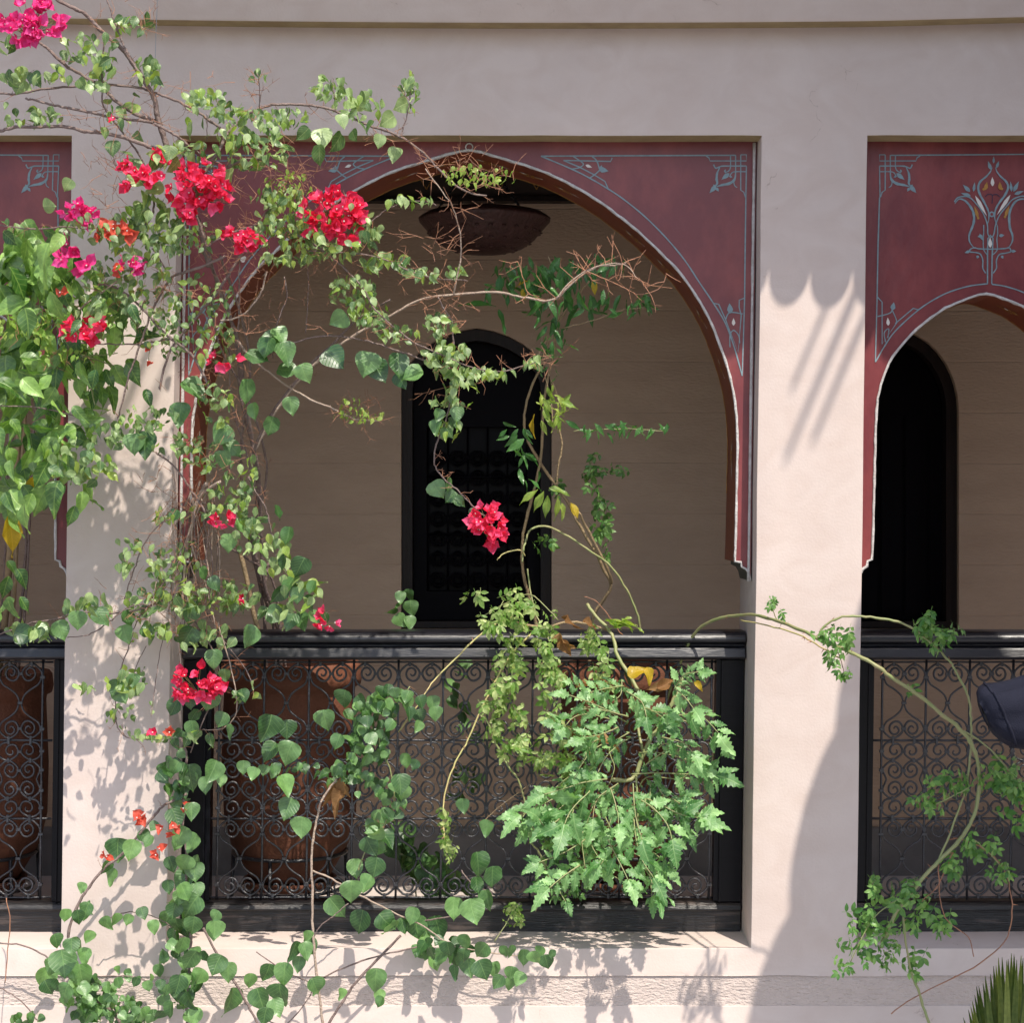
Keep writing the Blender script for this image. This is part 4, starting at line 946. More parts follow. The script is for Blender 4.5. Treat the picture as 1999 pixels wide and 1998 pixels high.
bs([(190, 560), (199, 555), (232, 565), (261, 587), (290, 616), (319, 649), (341, 667), (380, 700), (410, 760)], 2, 2.6, tw=12)
bs([(440, 500), (391, 522), (355, 533), (333, 544), (315, 573), (301, 598), (286, 638), (268, 689), (250, 740), (235, 800), (230, 815)], 2.6, 1.4, tw=16, th=6)
bs([(333, 544), (320, 520), (305, 495), (297, 485)], 2, 1.2)
bs([(130, 668), (200, 672), (260, 672), (310, 666), (350, 660)], 1.5, tw=10); bs([(0, 792), (60, 795), (120, 805), (190, 826)], 1.3)
bs([(0, 440), (60, 447), (130, 443), (170, 446), (240, 440)], 1.3, tw=14, lf=12, sz=(14, 22))
bs([(125, 640), (160, 600), (200, 570), (235, 545)], 2, 1.2, m=M_pale, tw=8)
# bundle of trunks rising from the clay pot
bs([(540, 1330), (537, 1232), (522, 1180), (507, 1120), (495, 1060), (500, 1000), (505, 950), (498, 900), (490, 850), (482, 800), (475, 750), (470, 700), (460, 650), (440, 600), (420, 540), (402, 480), (385, 430)], 6, 2.6, d0=.62, d1=-.5, tw=10)
bs([(548, 1330), (545, 1220), (518, 1150), (510, 1060), (508, 960), (500, 900), (470, 780), (465, 700), (450, 620), (430, 560), (405, 500), (395, 450)], 4.5, 2.2, d0=.62, d1=-.5, tw=14)
bs([(520, 1330), (515, 1200), (495, 1090), (478, 1000), (470, 900), (478, 800), (488, 720), (476, 640), (452, 560), (430, 500)], 3.6, 2, d0=.62, d1=-.5, tw=14)
bs([(505, 1000), (520, 930), (512, 860), (480, 770), (440, 700), (420, 640), (410, 560)], 2.6, 1.6, d0=.1, d1=-.5, tw=12)
bs([(500, 960), (480, 880), (455, 800), (448, 720), (452, 640)], 2.2, 1.4, d0=0, d1=-.4, tw=14); bs([(529, 1093), (522, 1115), (518, 1136)], 4, d0=.45, d1=.45)
bs([(560, 1330), (548, 1220), (530, 1130), (480, 1090), (440, 1065)], 3, 2, d0=.62, d1=.25)
tn = MB(); tn.tube(catmull([P(458, 1050, .30), P(469, 1080, .31), P(482, 1133, .33), P(495, 1198, .35), P(506, 1240, .37), P(520, 1340, .52)], 4), 5 / 600, M_tan, 8)
tag(tn.build('support_cane'), 'tan bamboo cane propping the bougainvillea trunks above the rail', 'cane')
bs([(492, 900), (500, 868), (525, 817), (565, 760), (609, 709), (652, 669), (700, 622), (763, 585)], 3.2, 1.8, d0=-.1, d1=-.5, tw=6)
bs([(490, 900), (502, 870), (540, 800), (590, 735), (640, 690), (700, 650), (763, 616), (817, 587), (870, 577), (960, 570), (1010, 578), (1060, 587), (1090, 580), (1110, 560), (1140, 535), (1170, 520), (1200, 518), (1222, 514)], 3, 1.6, m=M_pale, d0=-.1, d1=-.42, th=16)
qq = B.stem([(1085, 583), (1120, 545), (1160, 522), (1215, 515), (1245, 545), (1262, 560)], -.42, -.42, 1.4, .8, M_pale); B.twigs(qq, 26, (25, 60), m=M_twig, r=1)
qq = B.stem([(1145, 530), (1180, 545), (1215, 560), (1250, 575), (1290, 560), (1300, 535)], -.42, -.40, 1.1, .6, M_twig); B.twigs(qq, 8, (20, 40), r=.9)
qq = B.stem([(1030, 575), (1020, 540), (1010, 510)], -.42, -.42, 1, .6, M_twig); B.twigs(qq, 6, (20, 45), r=.9)
bs([(464, 665), (489, 698), (526, 727), (565, 756), (616, 785), (652, 799), (681, 814), (700, 820), (740, 822)], 2.4, 1.2, m=M_pale, tw=4, th=8)
bs([(540, 690), (560, 675), (607, 660), (654, 656), (700, 662), (745, 674), (775, 685), (803, 694), (832, 705), (880, 720)], 1.4, 1.8, tw=6, m=M_bark)
bs([(560, 675), (530, 690), (505, 700)], 1.2)
q20 = bs([(854, 580), (866, 602), (878, 620), (883, 636), (886, 690), (886, 745), (879, 781), (872, 817), (857, 854), (848, 886), (850, 912), (868, 937), (890, 955), (912, 977), (930, 995), (948, 1010)], 1.8, 1.3, m=M_bark, tw=26, tl=(10, 24))
q21 = bs([(886, 576), (890, 551), (899, 507), (899, 464), (890, 424), (879, 395), (870, 384), (830, 330)], 1.6, 1, m=M_pale, tw=20, tl=(22, 50))
bs([(594, 480), (600, 489), (672, 493), (745, 504), (800, 529), (854, 544), (912, 547)], 1.8, .9, tw=12, tl=(16, 40))
bs([(700, 450), (735, 425), (763, 405), (800, 392), (836, 395), (852, 402)], 1.3, .8, tw=4)
bs([(560, 450), (600, 470), (654, 507), (708, 562), (727, 598), (763, 634), (800, 663), (836, 682), (880, 700), (930, 720), (980, 725), (1030, 712), (1055, 705)], 2, 1, tw=34, tl=(12, 32))
bs([(555, 540), (560, 580), (545, 620), (535, 660), (533, 700)], 1.3, 1.1, tw=6); bs([(600, 505), (602, 560), (600, 610), (596, 650)], .9, tw=4)
bs([(520, 530), (510, 570), (490, 600), (460, 622), (430, 626)], 1.8, 1.6, m=M_pale, th=6)
bs([(466, 505), (467, 560), (466, 620), (464, 650)], 1.6, 1.6)
# bleached tangle at the left jamb
for k in range(26):
    x0 = rnd.uniform(365, 420); y0 = rnd.uniform(930, 1000); x1 = rnd.uniform(290, 430); y1 = rnd.uniform(1120, 1260)
    q = B.stem([(x0, y0), ((x0 + x1) / 2 + rnd.gauss(0, 12), (y0 + y1) / 2 + rnd.gauss(0, 14)), (x1, y1)], -.30 + rnd.uniform(-.06, .06), -.26 + rnd.uniform(-.06, .06), rnd.uniform(.8, 1.8), .7, M_pale if k % 2 else M_bark, name='dry_stem', n=4); B.twigs(q, 5, (12, 34), m=M_twig)
bs([(405, 945), (399, 952), (384, 981), (373, 1035), (362, 1089), (357, 1169), (356, 1210)], 4.2, 2.6, m=M_pale, tw=8); bs([(430, 940), (400, 960), (380, 1000), (375, 1060), (390, 1120)], 3, 1.6, m=M_pale, tw=12)
bs([(304, 883), (337, 908), (359, 937), (384, 973), (400, 1000)], 1.8, 2, tw=8)
bs([(341, 1010), (310, 1025), (283, 1060), (268, 1096), (254, 1133), (243, 1170)], 1.4, 1, tw=10); bs([(380, 1050), (340, 1100), (310, 1150), (280, 1190), (260, 1230)], 1.4, 1, tw=14, lf=16, sz=(16, 28))
bs([(-10, 1242), (22, 1231), (65, 1216), (109, 1209), (145, 1198), (189, 1195), (225, 1198), (290, 1185), (340, 1160)], 1.4, 2, tw=8)
bs([(132, 1245), (167, 1242), (196, 1227), (225, 1205), (254, 1184), (290, 1180)], 1.1, 1.6, m=M_bark)
bs([(485, 930), (500, 962), (518, 992), (529, 1035), (536, 1078), (558, 1115), (580, 1151), (602, 1187), (623, 1209)], 1.8, 1, tw=8)
bs([(400, 1190), (430, 1240), (451, 1270), (480, 1307), (495, 1345)], 1.4, .9, tw=6); bs([(425, 1215), (452, 1310), (462, 1370), (458, 1400), (440, 1420), (415, 1426), (395, 1425)], 1.4, .9, m=M_pale, tw=8)
bs([(260, 1235), (246, 1278), (235, 1310), (226, 1370), (228, 1415), (248, 1440), (298, 1444), (340, 1430)], 1.2, 1, tw=18)
bs([(285, 1262), (264, 1307), (256, 1365)], .8); bs([(318, 1245), (308, 1300), (298, 1370), (295, 1400)], .8, lf=4, sz=(10, 16)); bs([(352, 1215), (354, 1290), (355, 1365)], .8)
bs([(360, 1180), (385, 1220), (415, 1270), (430, 1330), (400, 1400), (372, 1470)], 1.6, 1.2, tw=10)
# foliage masses: cx, cy, rx, ry, n, smin, smax
for f in [(255, 50, 45, 22, 18, 16, 28), (290, 140, 28, 28, 18, 18, 30), (175, 95, 60, 35, 28, 16, 28), (40, 150, 50, 25, 16, 22, 32), (110, 150, 30, 20, 8, 18, 28), (60, 230, 60, 18, 30, 16, 26), (190, 140, 32, 40, 14, 22, 32),
          (230, 215, 40, 30, 14, 16, 26), (10, 90, 14, 24, 5, 26, 34), (400, 200, 42, 24, 34, 16, 26), (455, 222, 45, 18, 30, 16, 24), (505, 148, 18, 12, 6, 14, 20), (550, 230, 55, 22, 40, 14, 24), (640, 172, 34, 26, 22, 16, 26), (700, 205, 60, 28, 34, 16, 28),
          (800, 180, 20, 40, 18, 14, 24), (455, 262, 40, 26, 16, 18, 28), (500, 300, 62, 34, 40, 18, 30), (375, 300, 60, 24, 18, 18, 28), (300, 300, 50, 22, 8, 22, 34), (305, 425, 55, 45, 24, 24, 38), (200, 445, 85, 30, 50, 14, 26), (285, 475, 75, 38, 80, 13, 24), (370, 465, 60, 34, 60, 12, 22),
          (545, 395, 55, 36, 60, 14, 24), (565, 455, 80, 32, 90, 13, 24), (650, 487, 60, 20, 44, 14, 26), (560, 505, 60, 12, 22, 16, 26), (715, 460, 34, 26, 26, 18, 28), (690, 570, 52, 30, 56, 13, 24), (720, 612, 38, 26, 38, 14, 26), (775, 652, 44, 20, 26, 14, 24),
          (860, 640, 34, 24, 30, 14, 24), (870, 695, 44, 30, 52, 16, 26), (895, 742, 50, 26, 40, 16, 26), (965, 732, 44, 14, 24, 14, 22), (1040, 712, 22, 12, 10, 16, 24), (880, 785, 42, 10, 16, 18, 26), (870, 830, 28, 34, 14, 22, 30), (890, 535, 16, 14, 8, 18, 24),
          (250, 540, 90, 46, 80, 13, 24), (300, 600, 60, 40, 44, 14, 24), (190, 610, 70, 50, 50, 16, 28), (330, 665, 50, 40, 40, 13, 22), (400, 590, 60, 60, 56, 12, 20), (420, 680, 40, 50, 36, 13, 24), (290, 820, 60, 26, 40, 13, 22), (230, 845, 60, 30, 36, 15, 26), (130, 900, 70, 44, 44, 20, 30),
          (190, 920, 40, 30, 14, 20, 30), (340, 870, 50, 20, 20, 14, 22), (420, 780, 34, 60, 24, 16, 26), (390, 890, 44, 34, 34, 14, 20), (470, 930, 40, 50, 30, 14, 24), (430, 990, 56, 38, 40, 16, 24), (500, 1050, 44, 50, 34, 18, 26), (545, 1100, 36, 40, 18, 22, 32), (590, 1150, 40, 34, 18, 24, 34), (560, 1200, 50, 20, 14, 26, 34),
          (335, 1010, 40, 16, 12, 14, 22), (260, 1075, 40, 26, 16, 16, 26), (240, 1115, 20, 14, 6, 22, 28), (340, 1110, 50, 40, 44, 13, 22), (350, 1175, 110, 28, 56, 20, 30), (175, 1190, 50, 22, 16, 26, 34), (60, 1235, 46, 18, 16, 24, 32), (455, 1165, 50, 28, 34, 18, 30), (290, 1235, 50, 16, 18, 20, 30), (400, 1245, 60, 26, 26, 20, 28),
          (245, 1330, 38, 32, 24, 16, 30), (165, 1343, 20, 9, 7, 18, 26), (235, 1400, 30, 26, 16, 10, 18), (290, 1440, 44, 12, 18, 13, 20), (480, 1355, 26, 22, 8, 16, 28), (390, 1440, 40, 20, 8, 24, 32), (520, 260, 30, 20, 12, 16, 26), (700, 420, 30, 20, 12, 16, 24), (800, 395, 50, 9, 12, 18, 26), (750, 515, 70, 14, 18, 22, 32), (820, 535, 46, 14, 12, 22, 30)]:
    B.fill('b', *f, dB(f[1]), face=.5)
for f in [(700, 812, 50, 14, 40, 8, 14), (690, 795, 30, 20, 20, 8, 16), (910, 345, 50, 22, 44, 8, 18), (970, 350, 36, 20, 20, 10, 20), (560, 370, 50, 40, 70, 8, 16), (590, 440, 60, 34, 80, 8, 16), (400, 1170, 60, 30, 30, 8, 14), (60, 640, 70, 30, 60, 10, 18), (130, 690, 60, 20, 30, 10, 18)]:
    B.fill('by', *f, dB(f[1]) - .03, face=.3)
    mbk = [P(f[0] + rnd.uniform(-f[2], f[2]), f[1] + rnd.uniform(-f[3], f[3]), dB(f[1])) for _ in range(12)]; B.twigs(mbk, 20, (14, 34))
for cx, cy, rx, ry, n in [(400, 130, 50, 10, 2), (240, 30, 60, 30, 14), (560, 340, 60, 60, 50), (480, 200, 40, 40, 14), (340, 210, 40, 40, 14), (200, 320, 50, 60, 16), (240, 370, 40, 40, 22), (430, 400, 40, 60, 40), (470, 560, 60, 100, 60), (640, 600, 60, 40, 14), (860, 600, 60, 40, 34), (820, 500, 60, 50, 18), (420, 800, 60, 120, 60), (330, 1000, 60, 80, 50), (360, 1200, 80, 40, 40), (650, 500, 70, 20, 30), (210, 235, 60, 20, 20), (690, 320, 60, 20, 4), (760, 270, 60, 20, 10), (890, 320, 60, 20, 16), (300, 560, 80, 50, 40), (250, 1180, 60, 30, 20), (880, 730, 50, 40, 20), (1060, 700, 20, 20, 8)]:
    B.twigs([P(cx + rnd.uniform(-rx, rx), cy + rnd.uniform(-ry, ry), dB(cy) + rnd.gauss(0, .04)) for _ in range(n * 2)], n, (14, 42))
# big leaves one can pick out: x, y, size
for x, y, sz in [(629, 270, 46), (658, 280, 46), (622, 305, 46), (556, 286, 42), (590, 262, 36), (770, 302, 34), (741, 276, 30), (712, 250, 30), (756, 236, 38), (669, 236, 32), (783, 207, 34), (797, 167, 28), (683, 203, 34), (720, 246, 28), (647, 170, 30), (667, 163, 26), (690, 265, 26), (37, 170, 34), (195, 128, 42), (215, 145, 34), (135, 105, 34), (70, 155, 36), (160, 165, 30), (260, 330, 46), (300, 320, 52), (240, 320, 36), (290, 345, 48), (262, 350, 46), (340, 325, 38), (445, 345, 36), (375, 312, 36), (320, 405, 44), (275, 420, 42), (310, 430, 46), (285, 392, 40), (345, 455, 34), (220, 290, 34), (132, 362, 28), (98, 402, 30), (270, 270, 30), (330, 300, 34), (300, 370, 40), (250, 300, 30), (205, 260, 26), (370, 255, 36), (395, 240, 30)]:
    B.pxleaf('hb', x, y, dB(y) - .04 + rnd.gauss(0, .03), sz, face=.6)
for x, y, sz in [(654, 703, 54), (716, 712, 52), (741, 726, 52), (778, 715, 54), (803, 730, 46), (785, 744, 40), (536, 672, 60), (504, 700, 52), (558, 692, 52), (565, 722, 48), (486, 765, 52), (520, 680, 46), (548, 655, 40), (380, 765, 62), (352, 812, 54), (283, 870, 58), (262, 868, 44), (431, 848, 48), (435, 899, 40), (457, 874, 44), (497, 805, 38), (529, 834, 42), (569, 794, 40), (595, 729, 40), (170, 895, 34), (660, 625, 40), (830, 905, 0),
                 (855, 957, 40), (876, 948, 34), (879, 971, 30), (898, 980, 26), (924, 1005, 26), (855, 812, 30), (892, 810, 34), (885, 828, 30), (850, 835, 34), (868, 848, 28), (782, 1168, 28), (798, 1163, 26), (802, 1188, 32), (765, 1195, 24), (782, 1213, 32), (800, 1217, 30), (778, 1185, 26),
                 (152, 1213, 40), (199, 1205, 40), (120, 1233, 44), (80, 1236, 40), (51, 1240, 46), (290, 1236, 34), (245, 1240, 40), (250, 1209, 36), (373, 1204, 40), (366, 1247, 48), (486, 1244, 48), (446, 1062, 40), (544, 1001, 32), (562, 1048, 40), (587, 1109, 44), (555, 1099, 42), (562, 1146, 40), (580, 1164, 36), (609, 1149, 32), (602, 1178, 34), (613, 1207, 32), (631, 1211, 32), (544, 1164, 42), (540, 1200, 40), (566, 1215, 40), (591, 1215, 40), (341, 1008, 28), (470, 1030, 34), (420, 1140, 34), (400, 1120, 30), (700, 635, 0),
                 (337, 1384, 38), (372, 1372, 30), (409, 1373, 42), (432, 1407, 34), (376, 1425, 36), (417, 1289, 42), (446, 1429, 30), (378, 1400, 34), (410, 1350, 28), (475, 1360, 30), (440, 1320, 28), (260, 1330, 30), (225, 1345, 38), (238, 1360, 36)]:
    if sz: B.pxleaf('h', x, y, dB(y) - .03 + rnd.gauss(0, .03) if not (740 < x < 820 and y > 1100) else .5, sz, ang=-90 + rnd.gauss(0, 25), face=.75, spread=.3)
def petal_ball(p, key, cx, cy, rx, ry, n, size=17):
    d = dB(cy) - .06; k = (CD + d) / CD / 600; items = []
    nf = max(1, int(n * 1.2) // 3)
    for _ in range(nf):
        a = rnd.uniform(0, 6.283); rr = rnd.random() ** .55; x = cx + rx * rr * math.cos(a); y = cy + ry * rr * math.sin(a)
        dd = d + (-.035 * (1 - rr) + rnd.gauss(0, .012)) ; c = P(x, y, dd)
        ax = Vector((math.cos(a) * rr * .7 + rnd.gauss(0, .3), -.7 + rnd.gauss(0, .2), -math.sin(a) * rr * .6 + .1 + rnd.gauss(0, .3))).normalized()
        b1 = ax.orthogonal().normalized(); b2 = ax.cross(b1); ph = rnd.uniform(0, 6)
        for j in range(3):
            t = ph + j * 2.094 + rnd.gauss(0, .15); rad = b1 * math.cos(t) + b2 * math.sin(t)
            tip = rad * .85 + ax * rnd.uniform(.3, .9); sz = size * k * rnd.uniform(.7, 1.3)
            i = rnd.randrange(len(LIB[key])); M = Matrix.Translation(c) @ orient(tip, ax - rad * .4) @ Matrix.Diagonal((sz * 1.05, sz, sz, 1)); items.append((sz, key, i, M, c.y))
    items.sort(key=lambda t: t[4]); nsep = min(len(items) - 1, int(len(items) * .42) + 1)
    if n <= 20: nsep = len(items)
    stk = MB()
    for t in items[::3]:
        e = t[3].to_translation(); stk.tube([e, e.lerp(P(cx, cy + ry * .5, d + .03), .6), P(cx, cy + ry * .8, d + .04)], [.0008, .0009, .0012], M_green, 3, cap=False)
    back = stk.build('flower_cluster', p.root)
    if nsep < len(items): join_leaves([t[:4] for t in items[nsep:]], 'bract_mass', back)
    for sz, key, i, M, _ in items[:nsep]:
        o = link('bract', getmesh(key, i), back); o.matrix_world = M
    # tiny cream flowers in the middle of some bracts
    mb = MB()
    for t in items[::6]:
        c = t[3].to_translation() + Vector((0, -.012, .002)); mb.lathe([(0, -.003), (.0022, 0), (.0028, .002), (0, .003)], c, white_line, 6)
    mb.build('tiny_flowers', back, 'stuff')
for f in [('mag', 62, 45, 62, 40, 120, 20), ('red', 285, 335, 60, 38, 66, 18), ('red', 388, 365, 56, 48, 130, 20), ('red', 372, 418, 20, 20, 18, 18), ('mag', 140, 405, 26, 20, 30, 18), ('mag', 175, 428, 18, 16, 18, 17), ('cor', 225, 452, 38, 16, 28, 18),
          ('mag', 120, 508, 13, 13, 9, 20), ('mag', 137, 487, 13, 13, 9, 20), ('mag', 168, 518, 15, 14, 9, 22), ('mag', 250, 517, 20, 18, 20, 17), ('cor', 230, 527, 6, 10, 5, 15), ('red', 160, 648, 34, 22, 42, 18), ('red', 198, 642, 14, 24, 18, 18), ('red', 650, 425, 60, 50, 150, 19),
          ('red', 472, 465, 36, 22, 48, 18), ('red', 425, 703, 12, 12, 9, 17), ('red', 456, 708, 10, 10, 6, 17), ('red', 437, 1015, 28, 13, 24, 14), ('red', 955, 1025, 34, 38, 84, 18), ('red', 640, 1210, 20, 15, 15, 15), ('red', 480, 1167, 13, 7, 9, 12), ('red', 387, 1335, 52, 30, 96, 18),
          ('cor', 275, 1600, 18, 10, 12, 14), ('cor', 327, 1617, 18, 9, 12, 14), ('cor', 312, 1668, 12, 12, 9, 14), ('cor', 207, 1673, 6, 6, 6, 12), ('red', 302, 1434, 8, 9, 6, 13), ('cor', 332, 1430, 9, 9, 6, 15), ('cor', 125, 575, 9, 7, 6, 12), ('red', 222, 235, 8, 4, 6, 12), ('cor', 290, 695, 8, 12, 6, 11), ('cor', 361, 1575, 6, 6, 6, 11), ('red', 1060, 985, 0, 0, 0, 0)]:
    if f[5]: petal_ball(B, *f)
B.close()

# ------------------------------------------------------------------ lush round-leaved shoots low on the wall
V = Plant('trailing_vine', 'vine with round heart-shaped leaves trailing down over the sill below the balustrade', 'vine')
def vs_(pts, r0, r1=None, m=None, d=-.10, tw=0, key=None, lf=0, sz=(14, 24)):
    q = V.stem(pts, d, d, r0, r1, m or M_bark)
    if tw: V.twigs(q, tw, (10, 26))
    if lf: V.along(key or 'h', q, lf, sz, 10, .7)
    return q
vs_([(352, 1440), (360, 1456), (364, 1489), (351, 1522), (360, 1572), (356, 1613), (364, 1663), (364, 1717), (360, 1770), (372, 1812), (372, 1861), (368, 1911), (364, 1965), (368, 2040)], 3, 3, lf=26, sz=(22, 34))
vs_([(364, 1551), (322, 1572), (298, 1597), (265, 1638), (232, 1675), (207, 1692), (174, 1733), (153, 1766), (136, 1812), (134, 1861), (149, 1903), (178, 1944), (223, 1981), (260, 2040)], 2.6, 3.4, tw=6)
vs_([(178, 1907), (232, 1907), (265, 1909), (306, 1923)], 1, lf=8, sz=(16, 24)); vs_([(200, 1800), (235, 1785), (270, 1782), (310, 1795), (340, 1815)], 1)
vs_([(397, 1812), (422, 1861), (459, 1919), (480, 1957), (500, 1995), (515, 2040)], 2.4)
vs_([(657, 1522), (628, 1564), (616, 1613), (608, 1675), (610, 1737), (610, 1799), (616, 1882), (628, 1985), (632, 2040)], 2.2, 3, m=M_pale, d=-.12)
vs_([(608, 1700), (641, 1713), (683, 1737), (736, 1766), (786, 1791), (831, 1812), (881, 1845), (931, 1857), (993, 1866), (1038, 1866), (1080, 1866)], 2, 1, m=M_pale)
vs_([(782, 1828), (745, 1866), (695, 1919), (666, 1961), (645, 1994), (620, 2040)], 2.6, 3); vs_([(819, 1849), (745, 1866), (683, 1886), (633, 1909)], 1.6, 1.8)
vs_([(604, 1850), (625, 1810), (650, 1790), (680, 1765)], 1.2); vs_([(900, 1700), (925, 1730), (960, 1745), (930, 1770), (880, 1790), (820, 1800)], 1.4, d=-.06)
vs_([(700, 1700), (715, 1660), (750, 1610), (770, 1560), (760, 1500), (740, 1440), (770, 1390), (800, 1340)], 1.6, 1.2, m=M_green, tw=8)
vs_([(0, 1842), (40, 1846), (80, 1862), (110, 1885)], 1.6); vs_([(12, 1755), (20, 1800), (15, 1860), (10, 1920)], 1, m=M_twig); vs_([(0, 1930), (40, 1955), (75, 1995)], 1.3)
vs_([(515, 1990), (560, 2000), (610, 1930), (560, 1900), (500, 1860)], 1.2)
for x, y, sz in [(523, 1424, 50), (560, 1426, 38), (525, 1470, 46), (562, 1472, 44), (558, 1535, 52), (562, 1581, 42), (589, 1617, 40), (670, 1366, 38), (635, 1407, 40), (657, 1450, 36), (374, 1520, 54), (413, 1508, 46), (402, 1535, 34), (432, 1525, 30), (340, 1500, 30), (475, 1500, 32), (495, 1512, 26), (515, 1505, 26), (535, 1505, 24),
                 (231, 1661, 54), (256, 1662, 46), (217, 1714, 34), (206, 1695, 26), (282, 1635, 34), (290, 1645, 30), (300, 1615, 26), (167, 1781, 40), (153, 1793, 32), (180, 1775, 34), (124, 1884, 52), (153, 1847, 38), (159, 1909, 46), (89, 1913, 44), (112, 1929, 40), (124, 1942, 40), (128, 1789, 26), (110, 1839, 34), (100, 1890, 36), (140, 1895, 46), (165, 1870, 34), (140, 1850, 34), (95, 1930, 30), (172, 1830, 26), (160, 1735, 26),
                 (374, 1586, 38), (343, 1599, 42), (345, 1570, 36), (351, 1636, 42), (376, 1648, 38), (335, 1690, 36), (360, 1688, 34), (380, 1704, 38), (356, 1719, 40), (329, 1733, 32), (362, 1744, 38), (372, 1770, 52), (339, 1781, 38), (418, 1818, 42), (376, 1810, 40), (347, 1814, 38), (322, 1797, 32), (300, 1812, 34), (250, 1797, 24), (279, 1785, 30), (207, 1805, 28), (225, 1797, 26), (370, 1876, 44), (389, 1909, 40), (347, 1925, 38), (368, 1959, 42), (331, 1975, 38), (380, 1987, 38), (422, 1886, 40), (446, 1901, 44), (453, 1959, 52), (488, 1917, 36), (508, 1954, 44), (521, 1901, 40), (554, 1905, 44), (570, 1859, 40), (597, 1859, 42), (546, 1946, 44), (618, 1927, 38), (517, 1987, 38), (400, 1870, 30), (540, 1970, 36), (583, 1885, 30), (355, 1850, 36), (420, 1790, 28), (350, 1755, 34), (385, 1740, 30),
                 (232, 1921, 24), (265, 1919, 20), (289, 1927, 22), (314, 1925, 26), (325, 1935, 22), (703, 1803, 52), (755, 1801, 44), (765, 1815, 36), (658, 1774, 44), (687, 1743, 42), (716, 1727, 38), (732, 1696, 44), (693, 1698, 36), (724, 1655, 46), (757, 1640, 36), (742, 1603, 40), (755, 1595, 30), (782, 1533, 38), (790, 1553, 34), (794, 1487, 30), (810, 1495, 26), (687, 1508, 50), (885, 1776, 50), (924, 1781, 50), (951, 1760, 38), (937, 1690, 50), (962, 1715, 46), (931, 1731, 40), (951, 1619, 32), (905, 1575, 28), (788, 1810, 40), (815, 1814, 44), (805, 1790, 34), (856, 1814, 54), (828, 1830, 38), (908, 1841, 30), (834, 1863, 32), (858, 1872, 38), (889, 1872, 40), (889, 1901, 36), (916, 1892, 34), (943, 1896, 38), (968, 1896, 34), (972, 1919, 36), (995, 1923, 32), (997, 1901, 30), (1013, 1913, 34), (1022, 1872, 32), (1044, 1872, 30), (1067, 1880, 30), (1078, 1865, 20), (939, 1859, 36), (997, 1859, 28), (985, 1860, 26), (1055, 1860, 24), (875, 1855, 34), (905, 1868, 34), (734, 1917, 46), (617, 1927, 38), (606, 1851, 38), (600, 1830, 28), (844, 1376, 34), (819, 1400, 28), (794, 1376, 30), (800, 1395, 28), (822, 1372, 26), (850, 1395, 30), (815, 1420, 24)]:
    V.pxleaf('h', x, y, -.15 + rnd.gauss(0, .07) if y < 1850 else -.20 + rnd.gauss(0, .08), sz * rnd.uniform(.9, 1.16), ang=-90 + rnd.gauss(0, 18), face=.8, spread=.26)
for f in [(730, 1400, 50, 40, 46, 18, 32), (720, 1460, 46, 34, 40, 18, 30), (760, 1370, 40, 30, 20, 22, 32), (690, 1500, 36, 30, 20, 14, 24), (720, 1530, 40, 30, 22, 14, 24), (770, 1560, 30, 40, 16, 20, 30), (560, 1505, 60, 10, 16, 14, 22), (640, 1510, 40, 24, 16, 12, 22), (745, 1630, 26, 30, 8, 28, 36),
          (220, 1975, 60, 28, 60, 12, 24), (180, 1945, 40, 30, 30, 16, 28), (255, 1992, 30, 16, 20, 16, 26), (290, 1985, 24, 14, 10, 20, 30), (345, 1900, 40, 80, 30, 24, 36), (50, 1990, 30, 16, 12, 14, 24), (340, 1540, 26, 60, 20, 22, 34), (160, 1960, 40, 40, 26, 20, 32), (700, 1950, 60, 20, 3, 24, 34), (870, 1860, 60, 26, 16, 24, 34)]:
    V.fill('h', *f, -.12, .05, face=.65)
for x, y, d in [(665, 1540, -.12), (657, 1565, -.12), (650, 1550, -.11)]: V.pxleaf('dry', x, y, d, 42)
V.close()

# small dark-leaved plant growing behind the grille, on the gallery floor
G = Plant('leafy_plant', 'dark green leafy plant growing inside behind the central grille', 'plant')
G.stem([(815, 1790), (812, 1740), (820, 1690), (800, 1650)], .62, .6, 2, 1.2, M_green); G.stem([(820, 1790), (850, 1740), (870, 1700), (905, 1530)], .62, .5, 1.6, 1, M_green)
for f in [(800, 1650, 26, 40, 26, 26, 40), (830, 1700, 40, 30, 24, 26, 40), (870, 1740, 50, 30, 26, 24, 36), (910, 1500, 34, 90, 16, 20, 34), (900, 1350, 40, 60, 8, 26, 34), (780, 1640, 20, 40, 10, 26, 40)]: G.fill('h', *f, .55, .06, face=.5)
G.close()

# ------------------------------------------------------------------ broad-leaved climber at the left
Lp = Plant('broad_leaved_climber', 'dense climber with large bright green pointed leaves filling the left edge', 'climber')
for i, (x0, x1, r) in enumerate(((8, 30, 8), (22, 40, 5), (38, 20, 3.5), (0, 12, 3), (45, 60, 3))):
    Lp.stem([(x0 - 14, 1340), (x0, 1230), (x0 + 8, 1130), (x0 + 12, 1040), (x1, 950), (x1 + 10, 800), (x1 + 30, 700), (x1 + 20, 600), (x1, 500)], .62, -.25, r, r * .5, M_tan if i < 2 else M_bark)
for pts in ([(60, 900), (110, 860), (160, 830), (215, 800)], [(40, 760), (100, 720), (150, 700), (230, 690)], [(120, 700), (170, 740), (185, 790)], [(150, 690), (210, 710), (260, 730)], [(30, 560), (80, 520), (120, 480)], [(80, 650), (150, 600), (220, 590), (270, 640)]):
    Lp.stem(pts, -.3, -.38, 2.2, 1, M_green)
